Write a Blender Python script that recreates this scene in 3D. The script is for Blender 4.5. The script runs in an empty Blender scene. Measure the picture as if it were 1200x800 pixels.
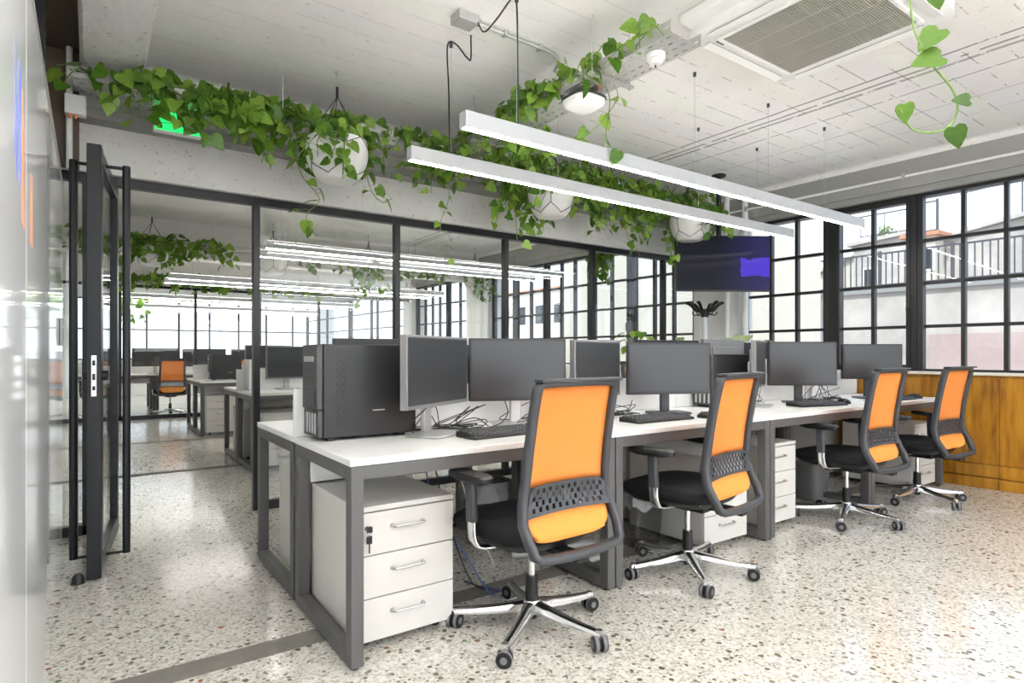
import bpy, math, random
from mathutils import Vector, Matrix
R = math.radians
scene = bpy.context.scene
COL = scene.collection

# ------------------------------------------------------------------ camera
cd = bpy.data.cameras.new('camera'); cam = bpy.data.objects.new('camera', cd); COL.objects.link(cam)
cd.sensor_width = 36; cd.lens = 21.0; cd.shift_y = 0.0125; cd.clip_start = 0.02; cd.clip_end = 300
cam.location = (0, 0, 1.105); cam.rotation_euler = (R(90), 0, R(-35.2))
scene.camera = cam
# ------------------------------------------------------------------ world, sun, exposure
w = bpy.data.worlds.new('world'); scene.world = w; w.use_nodes = True
nt = w.node_tree; nt.nodes.clear()
wo = nt.nodes.new('ShaderNodeOutputWorld'); bg = nt.nodes.new('ShaderNodeBackground')
tc = nt.nodes.new('ShaderNodeTexCoord'); sx = nt.nodes.new('ShaderNodeSeparateXYZ'); cr = nt.nodes.new('ShaderNodeValToRGB')
nt.links.new(tc.outputs['Generated'], sx.inputs[0]); nt.links.new(sx.outputs['Z'], cr.inputs[0])
cr.color_ramp.elements[0].position = 0.0; cr.color_ramp.elements[0].color = (0.80, 0.86, 0.93, 1)
cr.color_ramp.elements[1].position = 0.6; cr.color_ramp.elements[1].color = (0.50, 0.68, 0.95, 1)
e = cr.color_ramp.elements.new(0.15); e.color = (0.72, 0.84, 0.97, 1)
nt.links.new(cr.outputs[0], bg.inputs[0]); bg.inputs[1].default_value = 1.15
nt.links.new(bg.outputs[0], wo.inputs[0])
sl = bpy.data.lights.new('sun', 'SUN'); sl.energy = 1.7; sl.angle = R(1); sl.color = (1, 0.95, 0.87)
sun = bpy.data.objects.new('sun', sl); COL.objects.link(sun)
sun.rotation_euler = Vector((-0.8, -0.35, 0.95)).to_track_quat('Z', 'Y').to_euler()
# unseen fill lamp added in the back window opening, in place of daylight
al = bpy.data.lights.new('back_window_fill', 'AREA'); al.shape = 'RECTANGLE'; al.size = 6.1; al.size_y = 2.6; al.energy = 50; al.color = (1.0, 0.985, 0.96)
alo = bpy.data.objects.new('back_window_fill', al); COL.objects.link(alo); alo.location = (2.8, -3.18, 1.47); alo.rotation_euler = (R(90), 0, 0)
LED = 26.0            # strength of the pendant diffusers
UP_FILL = 3.3         # strength of the upward strip added to brighten the ceiling
vs = scene.view_settings
vs.view_transform = 'Standard'; vs.look = 'None'; vs.exposure = 1.15; vs.gamma = 1.0; vs.use_curve_mapping = False

# ------------------------------------------------------------------ materials
def new_mat(name):
    m = bpy.data.materials.new(name); m.use_nodes = True
    b = m.node_tree.nodes['Principled BSDF']; return m, m.node_tree, b
def N(t, kind, **kw):
    n = t.nodes.new(kind)
    for k, v in kw.items(): setattr(n, k, v)
    return n
def plain(name, col, rough=0.5, metal=0.0, spec=0.5, noise=0.0, nscale=8, bump=0.0, coat=0.0):
    m, t, b = new_mat(name)
    b.inputs['Roughness'].default_value = rough; b.inputs['Metallic'].default_value = metal
    b.inputs['Specular IOR Level'].default_value = spec; b.inputs['Coat Weight'].default_value = coat
    c = N(t, 'ShaderNodeTexCoord'); n = N(t, 'ShaderNodeTexNoise'); n.inputs['Scale'].default_value = nscale; n.inputs['Detail'].default_value = 4
    t.links.new(c.outputs['Object'], n.inputs['Vector'])
    mx = N(t, 'ShaderNodeMix', data_type='RGBA')
    a = max(noise, 0.02)
    mx.inputs[6].default_value = (*[x*(1-a) for x in col], 1); mx.inputs[7].default_value = (*[min(1, x*(1+a)) for x in col], 1)
    t.links.new(n.outputs['Fac'], mx.inputs[0]); t.links.new(mx.outputs[2], b.inputs['Base Color'])
    if bump:
        bp = N(t, 'ShaderNodeBump'); bp.inputs['Strength'].default_value = bump; bp.inputs['Distance'].default_value = 0.01
        t.links.new(n.outputs['Fac'], bp.inputs['Height']); t.links.new(bp.outputs[0], b.inputs['Normal'])
    return m
def ramp(t, fac, stops):
    r = N(t, 'ShaderNodeValToRGB'); els = r.color_ramp.elements
    els[0].position, els[0].color = stops[0][0], (*stops[0][1], 1)
    els[1].position, els[1].color = stops[-1][0], (*stops[-1][1], 1)
    for p, c in stops[1:-1]:
        e = els.new(p); e.color = (*c, 1)
    t.links.new(fac, r.inputs[0]); return r.outputs[0]
def math_(t, op, a, b=None, c=None):
    n = N(t, 'ShaderNodeMath', operation=op)
    for i, v in enumerate((a, b, c)):
        if v is None: continue
        if isinstance(v, (int, float)): n.inputs[i].default_value = v
        else: t.links.new(v, n.inputs[i])
    return n.outputs[0]
def mixc(t, fac, a, b, mode='MIX'):
    n = N(t, 'ShaderNodeMix', data_type='RGBA', blend_type=mode)
    for i, v in ((0, fac), (6, a), (7, b)):
        if isinstance(v, tuple): n.inputs[i].default_value = (*v, 1)
        elif isinstance(v, (int, float)): n.inputs[i].default_value = v
        else: t.links.new(v, n.inputs[i])
    return n.outputs[2]
def noise_(t, vec, scale, detail=4, rough=0.5):
    n = N(t, 'ShaderNodeTexNoise'); n.inputs['Scale'].default_value = scale; n.inputs['Detail'].default_value = detail
    n.inputs['Roughness'].default_value = rough; t.links.new(vec, n.inputs['Vector']); return n.outputs['Fac']
def objc(t): return N(t, 'ShaderNodeTexCoord').outputs['Object']

def m_terrazzo():
    m, t, b = new_mat('terrazzo'); v = objc(t)
    base = mixc(t, noise_(t, v, 1.2), (0.45, 0.43, 0.38), (0.58, 0.555, 0.50))
    # fine aggregate
    vo = N(t, 'ShaderNodeTexVoronoi'); vo.inputs['Scale'].default_value = 95; t.links.new(v, vo.inputs['Vector'])
    sp = N(t, 'ShaderNodeSeparateColor'); t.links.new(vo.outputs['Color'], sp.inputs[0])
    fine = ramp(t, sp.outputs[0], [(0, (0.26, 0.24, 0.20)), (0.18, (0.46, 0.43, 0.37)), (0.5, (0.68, 0.66, 0.60)), (1, (0.88, 0.87, 0.83))])
    base = mixc(t, 0.55, base, fine)
    # dark chips: stretched, warped cells of which some hold a stone
    wn = N(t, 'ShaderNodeTexNoise'); wn.inputs['Scale'].default_value = 45; t.links.new(v, wn.inputs['Vector'])
    mp = N(t, 'ShaderNodeVectorMath', operation='MULTIPLY_ADD'); t.links.new(wn.outputs['Color'], mp.inputs[0]); mp.inputs[1].default_value = (.012, .012, 0); t.links.new(v, mp.inputs[2])
    for sc, thr, rad, cols in ((33, 0.56, 0.30, [(0, (0.10, 0.09, 0.07)), (0.3, (0.20, 0.18, 0.14)), (0.55, (0.14, 0.15, 0.09)), (0.75, (0.28, 0.25, 0.20)), (0.92, (0.10, 0.13, 0.05)), (1, (0.30, 0.12, 0.06))]),
                               (58, 0.62, 0.30, [(0, (0.16, 0.145, 0.12)), (0.5, (0.30, 0.27, 0.22)), (1, (0.40, 0.37, 0.31))])):
        vc = N(t, 'ShaderNodeTexVoronoi'); vc.inputs['Scale'].default_value = sc; t.links.new(mp.outputs[0], vc.inputs['Vector'])
        s2 = N(t, 'ShaderNodeSeparateColor'); t.links.new(vc.outputs['Color'], s2.inputs[0])
        has = math_(t, 'LESS_THAN', s2.outputs[0], thr)
        r_ = math_(t, 'MULTIPLY_ADD', s2.outputs[1], rad, 0.10)
        ins = math_(t, 'LESS_THAN', vc.outputs['Distance'], r_)
        base = mixc(t, math_(t, 'MULTIPLY', has, ins), base, ramp(t, s2.outputs[2], cols))
    t.links.new(base, b.inputs['Base Color'])
    t.links.new(math_(t, 'MULTIPLY_ADD', noise_(t, v, 3), 0.10, 0.10), b.inputs['Roughness'])
    b.inputs['Specular IOR Level'].default_value = 0.6
    bp = N(t, 'ShaderNodeBump'); bp.inputs['Strength'].default_value = 0.10; bp.inputs['Distance'].default_value = 0.02
    t.links.new(noise_(t, v, 7, 2), bp.inputs['Height']); t.links.new(bp.outputs[0], b.inputs['Normal'])
    return m
def m_ceiling():
    m, t, b = new_mat('board_marked_concrete'); v = objc(t)
    xyz = N(t, 'ShaderNodeSeparateXYZ'); t.links.new(v, xyz.inputs[0])
    base = mixc(t, noise_(t, v, 1.5, 6, 0.65), (0.76, 0.75, 0.725), (0.90, 0.89, 0.87))
    # shuttering boards run along X, 0.17 m wide
    yy = math_(t, 'ADD', xyz.outputs['Y'], math_(t, 'MULTIPLY', noise_(t, v, 2.0), 0.012))
    f = math_(t, 'FRACT', math_(t, 'MULTIPLY', yy, 1/0.17))
    line = math_(t, 'LESS_THAN', f, 0.045)
    gap = math_(t, 'MULTIPLY', line, math_(t, 'GREATER_THAN', noise_(t, v, 5, 5, 0.7), 0.50))
    right = math_(t, 'MULTIPLY_ADD', math_(t, 'GREATER_THAN', xyz.outputs['X'], 2.42), 0.45, 0.22)
    base = mixc(t, math_(t, 'MULTIPLY', gap, right), base, (0.24, 0.23, 0.22))
    bid = math_(t, 'FLOOR', math_(t, 'MULTIPLY', yy, 1/0.17))
    wn = N(t, 'ShaderNodeTexWhiteNoise', noise_dimensions='1D'); t.links.new(bid, wn.inputs['W'])
    base = mixc(t, 0.10, base, wn.outputs['Color'], 'OVERLAY')
    # grooves that run along Y near the windows
    xw = math_(t, 'ADD', xyz.outputs['X'], math_(t, 'MULTIPLY', noise_(t, v, 3.0), 0.03))
    for x0, wd, st in ((4.20, 0.010, 0.75), (4.30, 0.012, 0.7), (4.37, 0.016, 0.6), (4.62, 0.007, 0.7), (5.05, 0.005, 0.5), (5.4, 0.004, 0.4)):
        d = math_(t, 'LESS_THAN', math_(t, 'ABSOLUTE', math_(t, 'SUBTRACT', xw, x0)), wd)
        base = mixc(t, math_(t, 'MULTIPLY', math_(t, 'MULTIPLY', d, st), math_(t, 'GREATER_THAN', noise_(t, v, 9, 5, 0.7), 0.42)), base, (0.11, 0.105, 0.10))
    pit = math_(t, 'LESS_THAN', noise_(t, v, 22, 6, 0.75), 0.36)
    zone = math_(t, 'GREATER_THAN', noise_(t, v, 1.7, 2), 0.52)
    base = mixc(t, math_(t, 'MULTIPLY', math_(t, 'MULTIPLY', pit, zone), 0.5), base, (0.25, 0.24, 0.23))
    t.links.new(base, b.inputs['Base Color']); b.inputs['Roughness'].default_value = 0.8
    h = math_(t, 'SUBTRACT', noise_(t, v, 12, 6, 0.7), math_(t, 'MULTIPLY', line, 0.8))
    bp = N(t, 'ShaderNodeBump'); bp.inputs['Strength'].default_value = 0.5; bp.inputs['Distance'].default_value = 0.02
    t.links.new(h, bp.inputs['Height']); t.links.new(bp.outputs[0], b.inputs['Normal'])
    return m
def m_concrete(name, c1, c2, sc=3, pits=0.45, bump=0.6):
    m, t, b = new_mat(name); v = objc(t)
    base = mixc(t, noise_(t, v, sc, 7, 0.65), c1, c2)
    pit = math_(t, 'LESS_THAN', noise_(t, v, 26, 6, 0.75), 0.385)
    base = mixc(t, math_(t, 'MULTIPLY', pit, pits), base, (0.28, 0.27, 0.26))
    t.links.new(base, b.inputs['Base Color']); b.inputs['Roughness'].default_value = 0.85
    bp = N(t, 'ShaderNodeBump'); bp.inputs['Strength'].default_value = bump; bp.inputs['Distance'].default_value = 0.03
    t.links.new(noise_(t, v, 14, 7, 0.7), bp.inputs['Height']); t.links.new(bp.outputs[0], b.inputs['Normal'])
    return m
def m_wood():
    m, t, b = new_mat('varnished_pine'); v = objc(t)
    mp = N(t, 'ShaderNodeMapping'); mp.inputs['Scale'].default_value = (6, 6, 0.9); t.links.new(v, mp.inputs[0])
    xyz = N(t, 'ShaderNodeSeparateXYZ'); t.links.new(v, xyz.inputs[0])
    pid = math_(t, 'FLOOR', math_(t, 'MULTIPLY', xyz.outputs['Y'], 1/0.24))
    wn = N(t, 'ShaderNodeTexWhiteNoise', noise_dimensions='1D'); t.links.new(pid, wn.inputs['W'])
    g = noise_(t, mp.outputs[0], 3, 8, 0.6)
    col = ramp(t, g, [(0.28, (0.12, 0.04, 0.004)), (0.45, (0.27, 0.115, 0.008)), (0.6, (0.36, 0.165, 0.012)), (0.8, (0.44, 0.23, 0.03))])
    col = mixc(t, 0.25, col, wn.outputs['Value'], 'OVERLAY')
    vo = N(t, 'ShaderNodeTexVoronoi'); vo.inputs['Scale'].default_value = 2.6; t.links.new(v, vo.inputs['Vector'])
    kn = math_(t, 'LESS_THAN', math_(t, 'ADD', vo.outputs['Distance'], math_(t, 'MULTIPLY', noise_(t, v, 9), 0.12)), 0.10)
    col = mixc(t, math_(t, 'MULTIPLY', kn, 0.85), col, (0.07, 0.025, 0.008))
    f = math_(t, 'FRACT', math_(t, 'MULTIPLY', xyz.outputs['Y'], 1/0.24))
    col = mixc(t, math_(t, 'MULTIPLY', math_(t, 'LESS_THAN', f, 0.025), 0.8), col, (0.09, 0.04, 0.01))
    t.links.new(col, b.inputs['Base Color']); b.inputs['Roughness'].default_value = 0.3
    return m
def m_leaf(name, dark, light):
    m, t, b = new_mat(name); v = objc(t)
    isl = N(t, 'ShaderNodeNewGeometry').outputs['Random Per Island']; n2 = noise_(t, v, 60, 3, 0.6)
    f = math_(t, 'MULTIPLY_ADD', isl, 0.5, math_(t, 'MULTIPLY_ADD', n2, 0.6, 0.12))
    col = ramp(t, f, [(0.38, dark), (0.66, tuple(a*0.55+c*0.45 for a, c in zip(dark, light))), (0.9, light)])
    t.links.new(col, b.inputs['Base Color']); b.inputs['Roughness'].default_value = 0.35
    tr = N(t, 'ShaderNodeBsdfTranslucent'); t.links.new(mixc(t, 0.20, col, (0.40, 0.60, 0.06), 'MIX'), tr.inputs[0])
    mx = N(t, 'ShaderNodeMixShader'); mx.inputs[0].default_value = 0.30
    t.links.new(b.outputs[0], mx.inputs[1]); t.links.new(tr.outputs[0], mx.inputs[2])
    t.links.new(mx.outputs[0], t.nodes['Material Output'].inputs[0]); return m
def m_glass(name, tint=(0.96, 0.98, 0.97), ior=1.35, rough=0.0):
    m, t, b = new_mat(name); t.nodes.remove(b)
    tr = N(t, 'ShaderNodeBsdfTransparent'); tr.inputs[0].default_value = (*tint, 1)
    gl = N(t, 'ShaderNodeBsdfGlossy'); gl.inputs['Roughness'].default_value = rough
    # Schlick reflectance, the same for both faces of the sheet
    ge = N(t, 'ShaderNodeNewGeometry'); dt = N(t, 'ShaderNodeVectorMath', operation='DOT_PRODUCT')
    t.links.new(ge.outputs['Normal'], dt.inputs[0]); t.links.new(ge.outputs['Incoming'], dt.inputs[1])
    f0 = ((ior-1)/(ior+1))**2; om = math_(t, 'SUBTRACT', 1.0, math_(t, 'ABSOLUTE', dt.outputs['Value']))
    fr = math_(t, 'MULTIPLY_ADD', math_(t, 'POWER', om, 5.0), 0.8*(1-f0), f0)
    mx = N(t, 'ShaderNodeMixShader'); t.links.new(fr, mx.inputs[0]); t.links.new(tr.outputs[0], mx.inputs[1]); t.links.new(gl.outputs[0], mx.inputs[2])
    t.links.new(mx.outputs[0], t.nodes['Material Output'].inputs[0]); return m
def m_emit(name, col, s):
    m, t, b = new_mat(name); b.inputs['Base Color'].default_value = (*col, 1)
    b.inputs['Emission Color'].default_value = (*col, 1); b.inputs['Emission Strength'].default_value = s; return m
def m_mesh_fabric():
    m, t, b = new_mat('orange_mesh_fabric'); v = objc(t)
    col = mixc(t, noise_(t, v, 5), (0.88, 0.33, 0.06), (0.93, 0.39, 0.10))
    wv = N(t, 'ShaderNodeTexWave'); wv.inputs['Scale'].default_value = 90; wv.bands_direction = 'Z'; t.links.new(v, wv.inputs['Vector'])
    col = mixc(t, 0.12, col, wv.outputs['Color'], 'OVERLAY')
    t.links.new(col, b.inputs['Base Color']); b.inputs['Roughness'].default_value = 0.75
    tl = N(t, 'ShaderNodeBsdfTranslucent'); t.links.new(col, tl.inputs[0])
    mx = N(t, 'ShaderNodeMixShader'); mx.inputs[0].default_value = 0.35
    t.links.new(b.outputs[0], mx.inputs[1]); t.links.new(tl.outputs[0], mx.inputs[2])
    t.links.new(mx.outputs[0], t.nodes['Material Output'].inputs[0]); return m
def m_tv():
    # emissive television screen, dark blue with a violet patch
    m, t, b = new_mat('television_screen'); v = objc(t)
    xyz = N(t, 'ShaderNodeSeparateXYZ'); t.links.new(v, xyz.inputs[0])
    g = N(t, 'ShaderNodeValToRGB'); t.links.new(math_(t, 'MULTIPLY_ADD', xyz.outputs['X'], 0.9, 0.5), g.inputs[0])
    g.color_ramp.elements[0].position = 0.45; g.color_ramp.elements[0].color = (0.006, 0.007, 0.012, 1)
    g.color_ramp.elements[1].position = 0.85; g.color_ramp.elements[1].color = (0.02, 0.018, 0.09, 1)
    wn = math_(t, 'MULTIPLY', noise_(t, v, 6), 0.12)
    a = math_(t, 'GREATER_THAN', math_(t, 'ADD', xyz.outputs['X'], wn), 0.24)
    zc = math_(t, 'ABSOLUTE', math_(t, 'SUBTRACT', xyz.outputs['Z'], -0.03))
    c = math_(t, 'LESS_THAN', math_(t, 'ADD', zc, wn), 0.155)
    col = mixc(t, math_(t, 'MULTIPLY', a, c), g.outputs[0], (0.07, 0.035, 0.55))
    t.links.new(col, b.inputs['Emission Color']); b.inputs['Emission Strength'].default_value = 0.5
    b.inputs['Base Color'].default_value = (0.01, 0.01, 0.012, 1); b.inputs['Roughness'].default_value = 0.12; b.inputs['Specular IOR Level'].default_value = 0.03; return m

M = {
 'terrazzo': m_terrazzo(), 'ceiling': m_ceiling(), 'wood': m_wood(),
 'concrete': m_concrete('rough_concrete', (0.76, 0.75, 0.73), (0.89, 0.88, 0.86)),
 'beam_concrete': m_concrete('pitted_concrete', (0.80, 0.79, 0.78), (0.92, 0.915, 0.90), 5, 0.5, 0.8),
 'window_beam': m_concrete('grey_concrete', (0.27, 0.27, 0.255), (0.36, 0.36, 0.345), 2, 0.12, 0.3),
 'strip': m_concrete('grey_screed', (0.11, 0.105, 0.09), (0.23, 0.215, 0.185), 9, 0.1, 0.2),
 'wall': plain('white_wall_paint', (0.80, 0.80, 0.78), 0.6, noise=0.05, nscale=3, bump=0.05),
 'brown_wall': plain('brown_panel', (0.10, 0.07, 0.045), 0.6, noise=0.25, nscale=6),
 'desk': plain('white_laminate', (0.78, 0.78, 0.765), 0.32, noise=0.015),
 'pod': plain('white_melamine', (0.66, 0.64, 0.605), 0.4, noise=0.015),
 'steel_grey': plain('grey_powder_coat', (0.098, 0.097, 0.096), 0.42, 0.1, noise=0.05),
 'black_frame': plain('black_steel', (0.009, 0.010, 0.013), 0.35, spec=0.4),
 'window_frame': plain('dark_window_steel', (0.020, 0.020, 0.021), 0.4, spec=0.4),
 'black': plain('black_plastic', (0.010, 0.010, 0.011), 0.4, spec=0.4),
 'dark_plastic': plain('charcoal_plastic', (0.042, 0.045, 0.052), 0.42, noise=0.04),
 'seat_fabric': plain('black_seat_fabric', (0.007, 0.007, 0.009), 0.8, spec=0.25, noise=0.15, nscale=80, bump=0.1),
 'orange': m_mesh_fabric(),
 'orange_pad': plain('orange_fabric', (0.84, 0.30, 0.055), 0.8, noise=0.06, nscale=40, bump=0.05),
 'chrome': plain('polished_aluminium', (0.72, 0.72, 0.72), 0.16, 1.0),
 'handle': plain('satin_metal', (0.50, 0.49, 0.47), 0.35, 0.9),
 'tyre': plain('grey_tyre', (0.16, 0.16, 0.165), 0.55),
 'tower': plain('black_tower_paint', (0.020, 0.021, 0.022), 0.36, spec=0.4, noise=0.05, nscale=60),
 'tower_front': plain('tower_front_plastic', (0.045, 0.046, 0.048), 0.4),
 'screen': plain('matt_screen', (0.030, 0.033, 0.037), 0.28, spec=0.5),
 'bezel': plain('dark_bezel', (0.014, 0.014, 0.016), 0.38),
 'monitor_grey': plain('monitor_grey_plastic', (0.20, 0.20, 0.205), 0.4, 0.2),
 'silver': plain('silver_plastic', (0.50, 0.50, 0.50), 0.35, 0.5),
 'grey_keys': plain('grey_keycaps', (0.06, 0.062, 0.065), 0.5),
 'cable': plain('black_cable', (0.015, 0.015, 0.016), 0.5),
 'cable_white': plain('grey_cable', (0.55, 0.55, 0.54), 0.5),
 'cable_blue': plain('blue_cable', (0.05, 0.11, 0.45), 0.5),
 'galv': plain('galvanised_steel', (0.50, 0.50, 0.49), 0.42, 0.6, noise=0.12, nscale=20),
 'ac_white': plain('cassette_white', (0.84, 0.84, 0.82), 0.35),
 'ac_grille': plain('cassette_grille', (0.42, 0.41, 0.36), 0.6),
 'dark_slot': plain('dark_slot', (0.012, 0.012, 0.012), 0.6),
 'lamp_body': plain('pale_grey_lamp_body', (0.52, 0.54, 0.57), 0.4, 0.1),
 'lens': plain('opal_lens', (0.86, 0.86, 0.84), 0.25),
 'led': m_emit('led_diffuser', (1.0, 0.97, 0.92), LED),
 'fill_up': m_emit('fill_uplight', (1.0, 0.97, 0.93), UP_FILL),
 'fill_up_far': m_emit('fill_uplight_far', (1.0, 0.95, 0.88), 7.0),  # upward strip added to brighten the far room ceilings
 'fill_up_strong': m_emit('fill_uplight_strong', (1.0, 0.97, 0.93), 60.0),  # stronger strip for the added unseen pendants
 'pot': plain('white_planter', (0.82, 0.82, 0.80), 0.35, noise=0.03),
 'soil': plain('soil', (0.05, 0.035, 0.02), 0.9, noise=0.3, nscale=40, bump=0.4),
 'stem': plain('green_stem', (0.16, 0.26, 0.06), 0.5),
 'leaf': m_leaf('pothos_leaf', (0.045, 0.145, 0.010), (0.27, 0.44, 0.06)),
 'leaf_deep': m_leaf('deep_pothos_leaf', (0.020, 0.075, 0.003), (0.085, 0.19, 0.014)),
 'leaf_pale': m_leaf('variegated_leaf', (0.12, 0.25, 0.05), (0.62, 0.70, 0.38)),
 'glass': m_glass('clear_glass', (0.98, 0.99, 0.985), 1.45), 'window_glass': m_glass('window_glass', (0.985, 0.99, 0.995), 1.3),
 'board': plain('white_back_painted_glass', (0.94, 0.955, 0.98), 0.06, spec=0.35),
 'refl_blue': plain('blue_reflection', (0.10, 0.16, 0.60), 0.4), 'orange_refl_and_cable': plain('orange_reflection_and_cable', (0.85, 0.25, 0.08), 0.4),  # colours of the reflected artwork; the orange also serves cables
 'exit': m_emit('green_exit_face', (0.01, 0.52, 0.11), 0.9),
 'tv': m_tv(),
 'plaster': m_concrete('sunlit_plaster', (0.52, 0.46, 0.37), (0.66, 0.61, 0.52), 0.5, 0.2, 0.3),
 'old_wall': m_concrete('weathered_plaster', (0.16, 0.14, 0.12), (0.86, 0.80, 0.73), 0.6, 0.45, 0.4),
 'pink_wall': m_concrete('pinkish_plaster', (0.34, 0.24, 0.22), (0.66, 0.54, 0.50), 0.5, 0.25, 0.3),
 'terracotta': plain('terracotta_tiles', (0.52, 0.24, 0.14), 0.8, noise=0.3, nscale=3),
 'hedge': plain('hedge_green', (0.28, 0.34, 0.14), 0.8, noise=0.4, nscale=3),
 'ground': plain('paving', (0.45, 0.43, 0.40), 0.8, noise=0.1, nscale=1),
 'iron': plain('painted_iron', (0.10, 0.10, 0.11), 0.5),
 'bin': m_glass('smoky_plastic', (0.86, 0.86, 0.85), 1.45, 0.2),
 'liner': plain('crumpled_liner', (0.30, 0.30, 0.30), 0.25, bump=0.8, nscale=30),
 'bin_dark': plain('grey_bin', (0.16, 0.16, 0.16), 0.5),
 'hose': plain('grey_hose', (0.46, 0.46, 0.45), 0.45),
 'paper': plain('white_card', (0.85, 0.85, 0.85), 0.5),
 'sill': plain('sill_paint', (0.66, 0.62, 0.56), 0.45),
}

# ------------------------------------------------------------------ mesh builder
class MB:
    def __init__(s): s.v = []; s.f = []; s.m = []; s.mi = 0
    def add(s, vs, fs, X=None):
        o = len(s.v)
        s.v += [tuple(X @ Vector(p)) for p in vs] if X else [tuple(p) for p in vs]
        s.f += [tuple(i+o for i in f) for f in fs]; s.m += [s.mi]*len(fs); return s
    def box(s, x0, x1, y0, y1, z0, z1, X=None):
        vs = [(x, y, z) for z in (z0, z1) for y in (y0, y1) for x in (x0, x1)]
        return s.add(vs, [(0, 2, 3, 1), (4, 5, 7, 6), (0, 1, 5, 4), (2, 6, 7, 3), (0, 4, 6, 2), (1, 3, 7, 5)], X)
    def cyl(s, p0, p1, r0, r1=None, n=12, X=None, cap=True):
        p0 = Vector(p0); p1 = Vector(p1); r1 = r0 if r1 is None else r1
        q = (p1-p0).to_track_quat('Z', 'Y'); vs = []
        for p, r in ((p0, r0), (p1, r1)):
            for i in range(n):
                a = 2*math.pi*i/n; vs.append(p + q @ Vector((r*math.cos(a), r*math.sin(a), 0)))
        fs = [(i, (i+1) % n, n+(i+1) % n, n+i) for i in range(n)]
        if cap: fs += [tuple(range(n-1, -1, -1)), tuple(range(n, 2*n))]
        return s.add(vs, fs, X)
    def tube(s, pts, r, n=6, X=None, closed=False):
        pts = [Vector(p) for p in pts]; k = len(pts); vs = []; up = Vector((0, 0, 1))
        prev = None
        for i, p in enumerate(pts):
            a = pts[i-1] if (i > 0 or closed) else p; b = pts[(i+1) % k] if (i < k-1 or closed) else p
            t = (b-a); t = t.normalized() if t.length > 1e-9 else Vector((0, 0, 1))
            if prev is None:
                u = t.cross(up);  u = u.normalized() if u.length > 1e-3 else Vector((1, 0, 0))
            else:
                u = prev - t*prev.dot(t); u = u.normalized() if u.length > 1e-6 else t.orthogonal().normalized()
            prev = u; w_ = t.cross(u)
            rr = r[i] if isinstance(r, (list, tuple)) else r
            for j in range(n):
                c = 2*math.pi*j/n; vs.append(p + u*rr*math.cos(c) + w_*rr*math.sin(c))
        fs = []
        for i in range(k if closed else k-1):
            i2 = (i+1) % k
            for j in range(n): fs.append((i*n+j, i*n+(j+1) % n, i2*n+(j+1) % n, i2*n+j))
        if not closed: fs += [tuple(range(n-1, -1, -1)), tuple((k-1)*n+j for j in range(n))]
        return s.add(vs, fs, X)
    def sweep(s, pts, wd, hd, nrm=(0, 1, 0), closed=True, X=None):
        # rectangular bar with chamfered corners following pts; nrm ~ constant depth direction
        pts = [Vector(p) for p in pts]; k = len(pts); vs = []; nr = Vector(nrm)
        c = min(wd, hd)*0.25
        prof = [(-wd/2+c, -hd/2), (wd/2-c, -hd/2), (wd/2, -hd/2+c), (wd/2, hd/2-c), (wd/2-c, hd/2), (-wd/2+c, hd/2), (-wd/2, hd/2-c), (-wd/2, -hd/2+c)]
        for i, p in enumerate(pts):
            a = pts[i-1] if (i > 0 or closed) else p; b = pts[(i+1) % k] if (i < k-1 or closed) else p
            t = (b-a).normalized(); u = t.cross(nr).normalized(); n2 = u.cross(t).normalized()
            for x, y in prof: vs.append(p + u*x + n2*y)
        fs = []; n = 8
        for i in range(k if closed else k-1):
            i2 = (i+1) % k
            for j in range(n): fs.append((i*n+j, i*n+(j+1) % n, i2*n+(j+1) % n, i2*n+j))
        if not closed: fs += [tuple(range(n-1, -1, -1)), tuple((k-1)*n+j for j in range(n))]
        return s.add(vs, fs, X)
    def lathe(s, prof, n=24, X=None):
        vs = []; k = len(prof)
        for r, z in prof:
            for j in range(n):
                a = 2*math.pi*j/n; vs.append((r*math.cos(a), r*math.sin(a), z))
        fs = [(i*n+j, i*n+(j+1) % n, (i+1)*n+(j+1) % n, (i+1)*n+j) for i in range(k-1) for j in range(n)]
        if prof[0][0] > 1e-6: fs.append(tuple(range(n-1, -1, -1)))
        if prof[-1][0] > 1e-6: fs.append(tuple((k-1)*n+j for j in range(n)))
        return s.add(vs, fs, X)
    def slab(s, outline, z0, z1, X=None):
        n = len(outline); vs = [(x, y, z) for z in (z0, z1) for x, y in outline]
        return s.add(vs, [tuple(range(n-1, -1, -1)), tuple(range(n, 2*n))] + [(i, (i+1) % n, n+(i+1) % n, n+i) for i in range(n)], X)
    def pillow(s, hx, hy, levels, n=32, p=4.0, X=None):
        # superellipse rings (scale, z)
        vs = []
        for sc, z, sag in levels:
            for j in range(n):
                a = 2*math.pi*j/n; ca, sa = math.cos(a), math.sin(a)
                r = (abs(ca)**p + abs(sa)**p)**(-1/p)
                vs.append((hx*sc*r*ca, hy*sc*r*sa, z + sag*(r*sa*sc)**2))
        k = len(levels)
        fs = [(i*n+j, i*n+(j+1) % n, (i+1)*n+(j+1) % n, (i+1)*n+j) for i in range(k-1) for j in range(n)]
        fs += [tuple(range(n-1, -1, -1)), tuple((k-1)*n+j for j in range(n))]
        return s.add(vs, fs, X)
    def build(s, name, mats, parent=None, loc=None, rot=None, bevel=0.0, smooth=True, ang=35, kind=None, label=None, solid=0.0):
        me = bpy.data.meshes.new(name); me.from_pydata(s.v, [], s.f); me.update()
        if not isinstance(mats, (list, tuple)): mats = [mats]
        for m in mats: me.materials.append(M[m])
        me.polygons.foreach_set('material_index', s.m)
        if smooth:
            me.polygons.foreach_set('use_smooth', [True]*len(me.polygons)); me.set_sharp_from_angle(angle=R(ang))
        o = bpy.data.objects.new(name, me); COL.objects.link(o)
        if parent: o.parent = parent
        if loc: o.location = loc
        if rot: o.rotation_euler = rot
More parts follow.
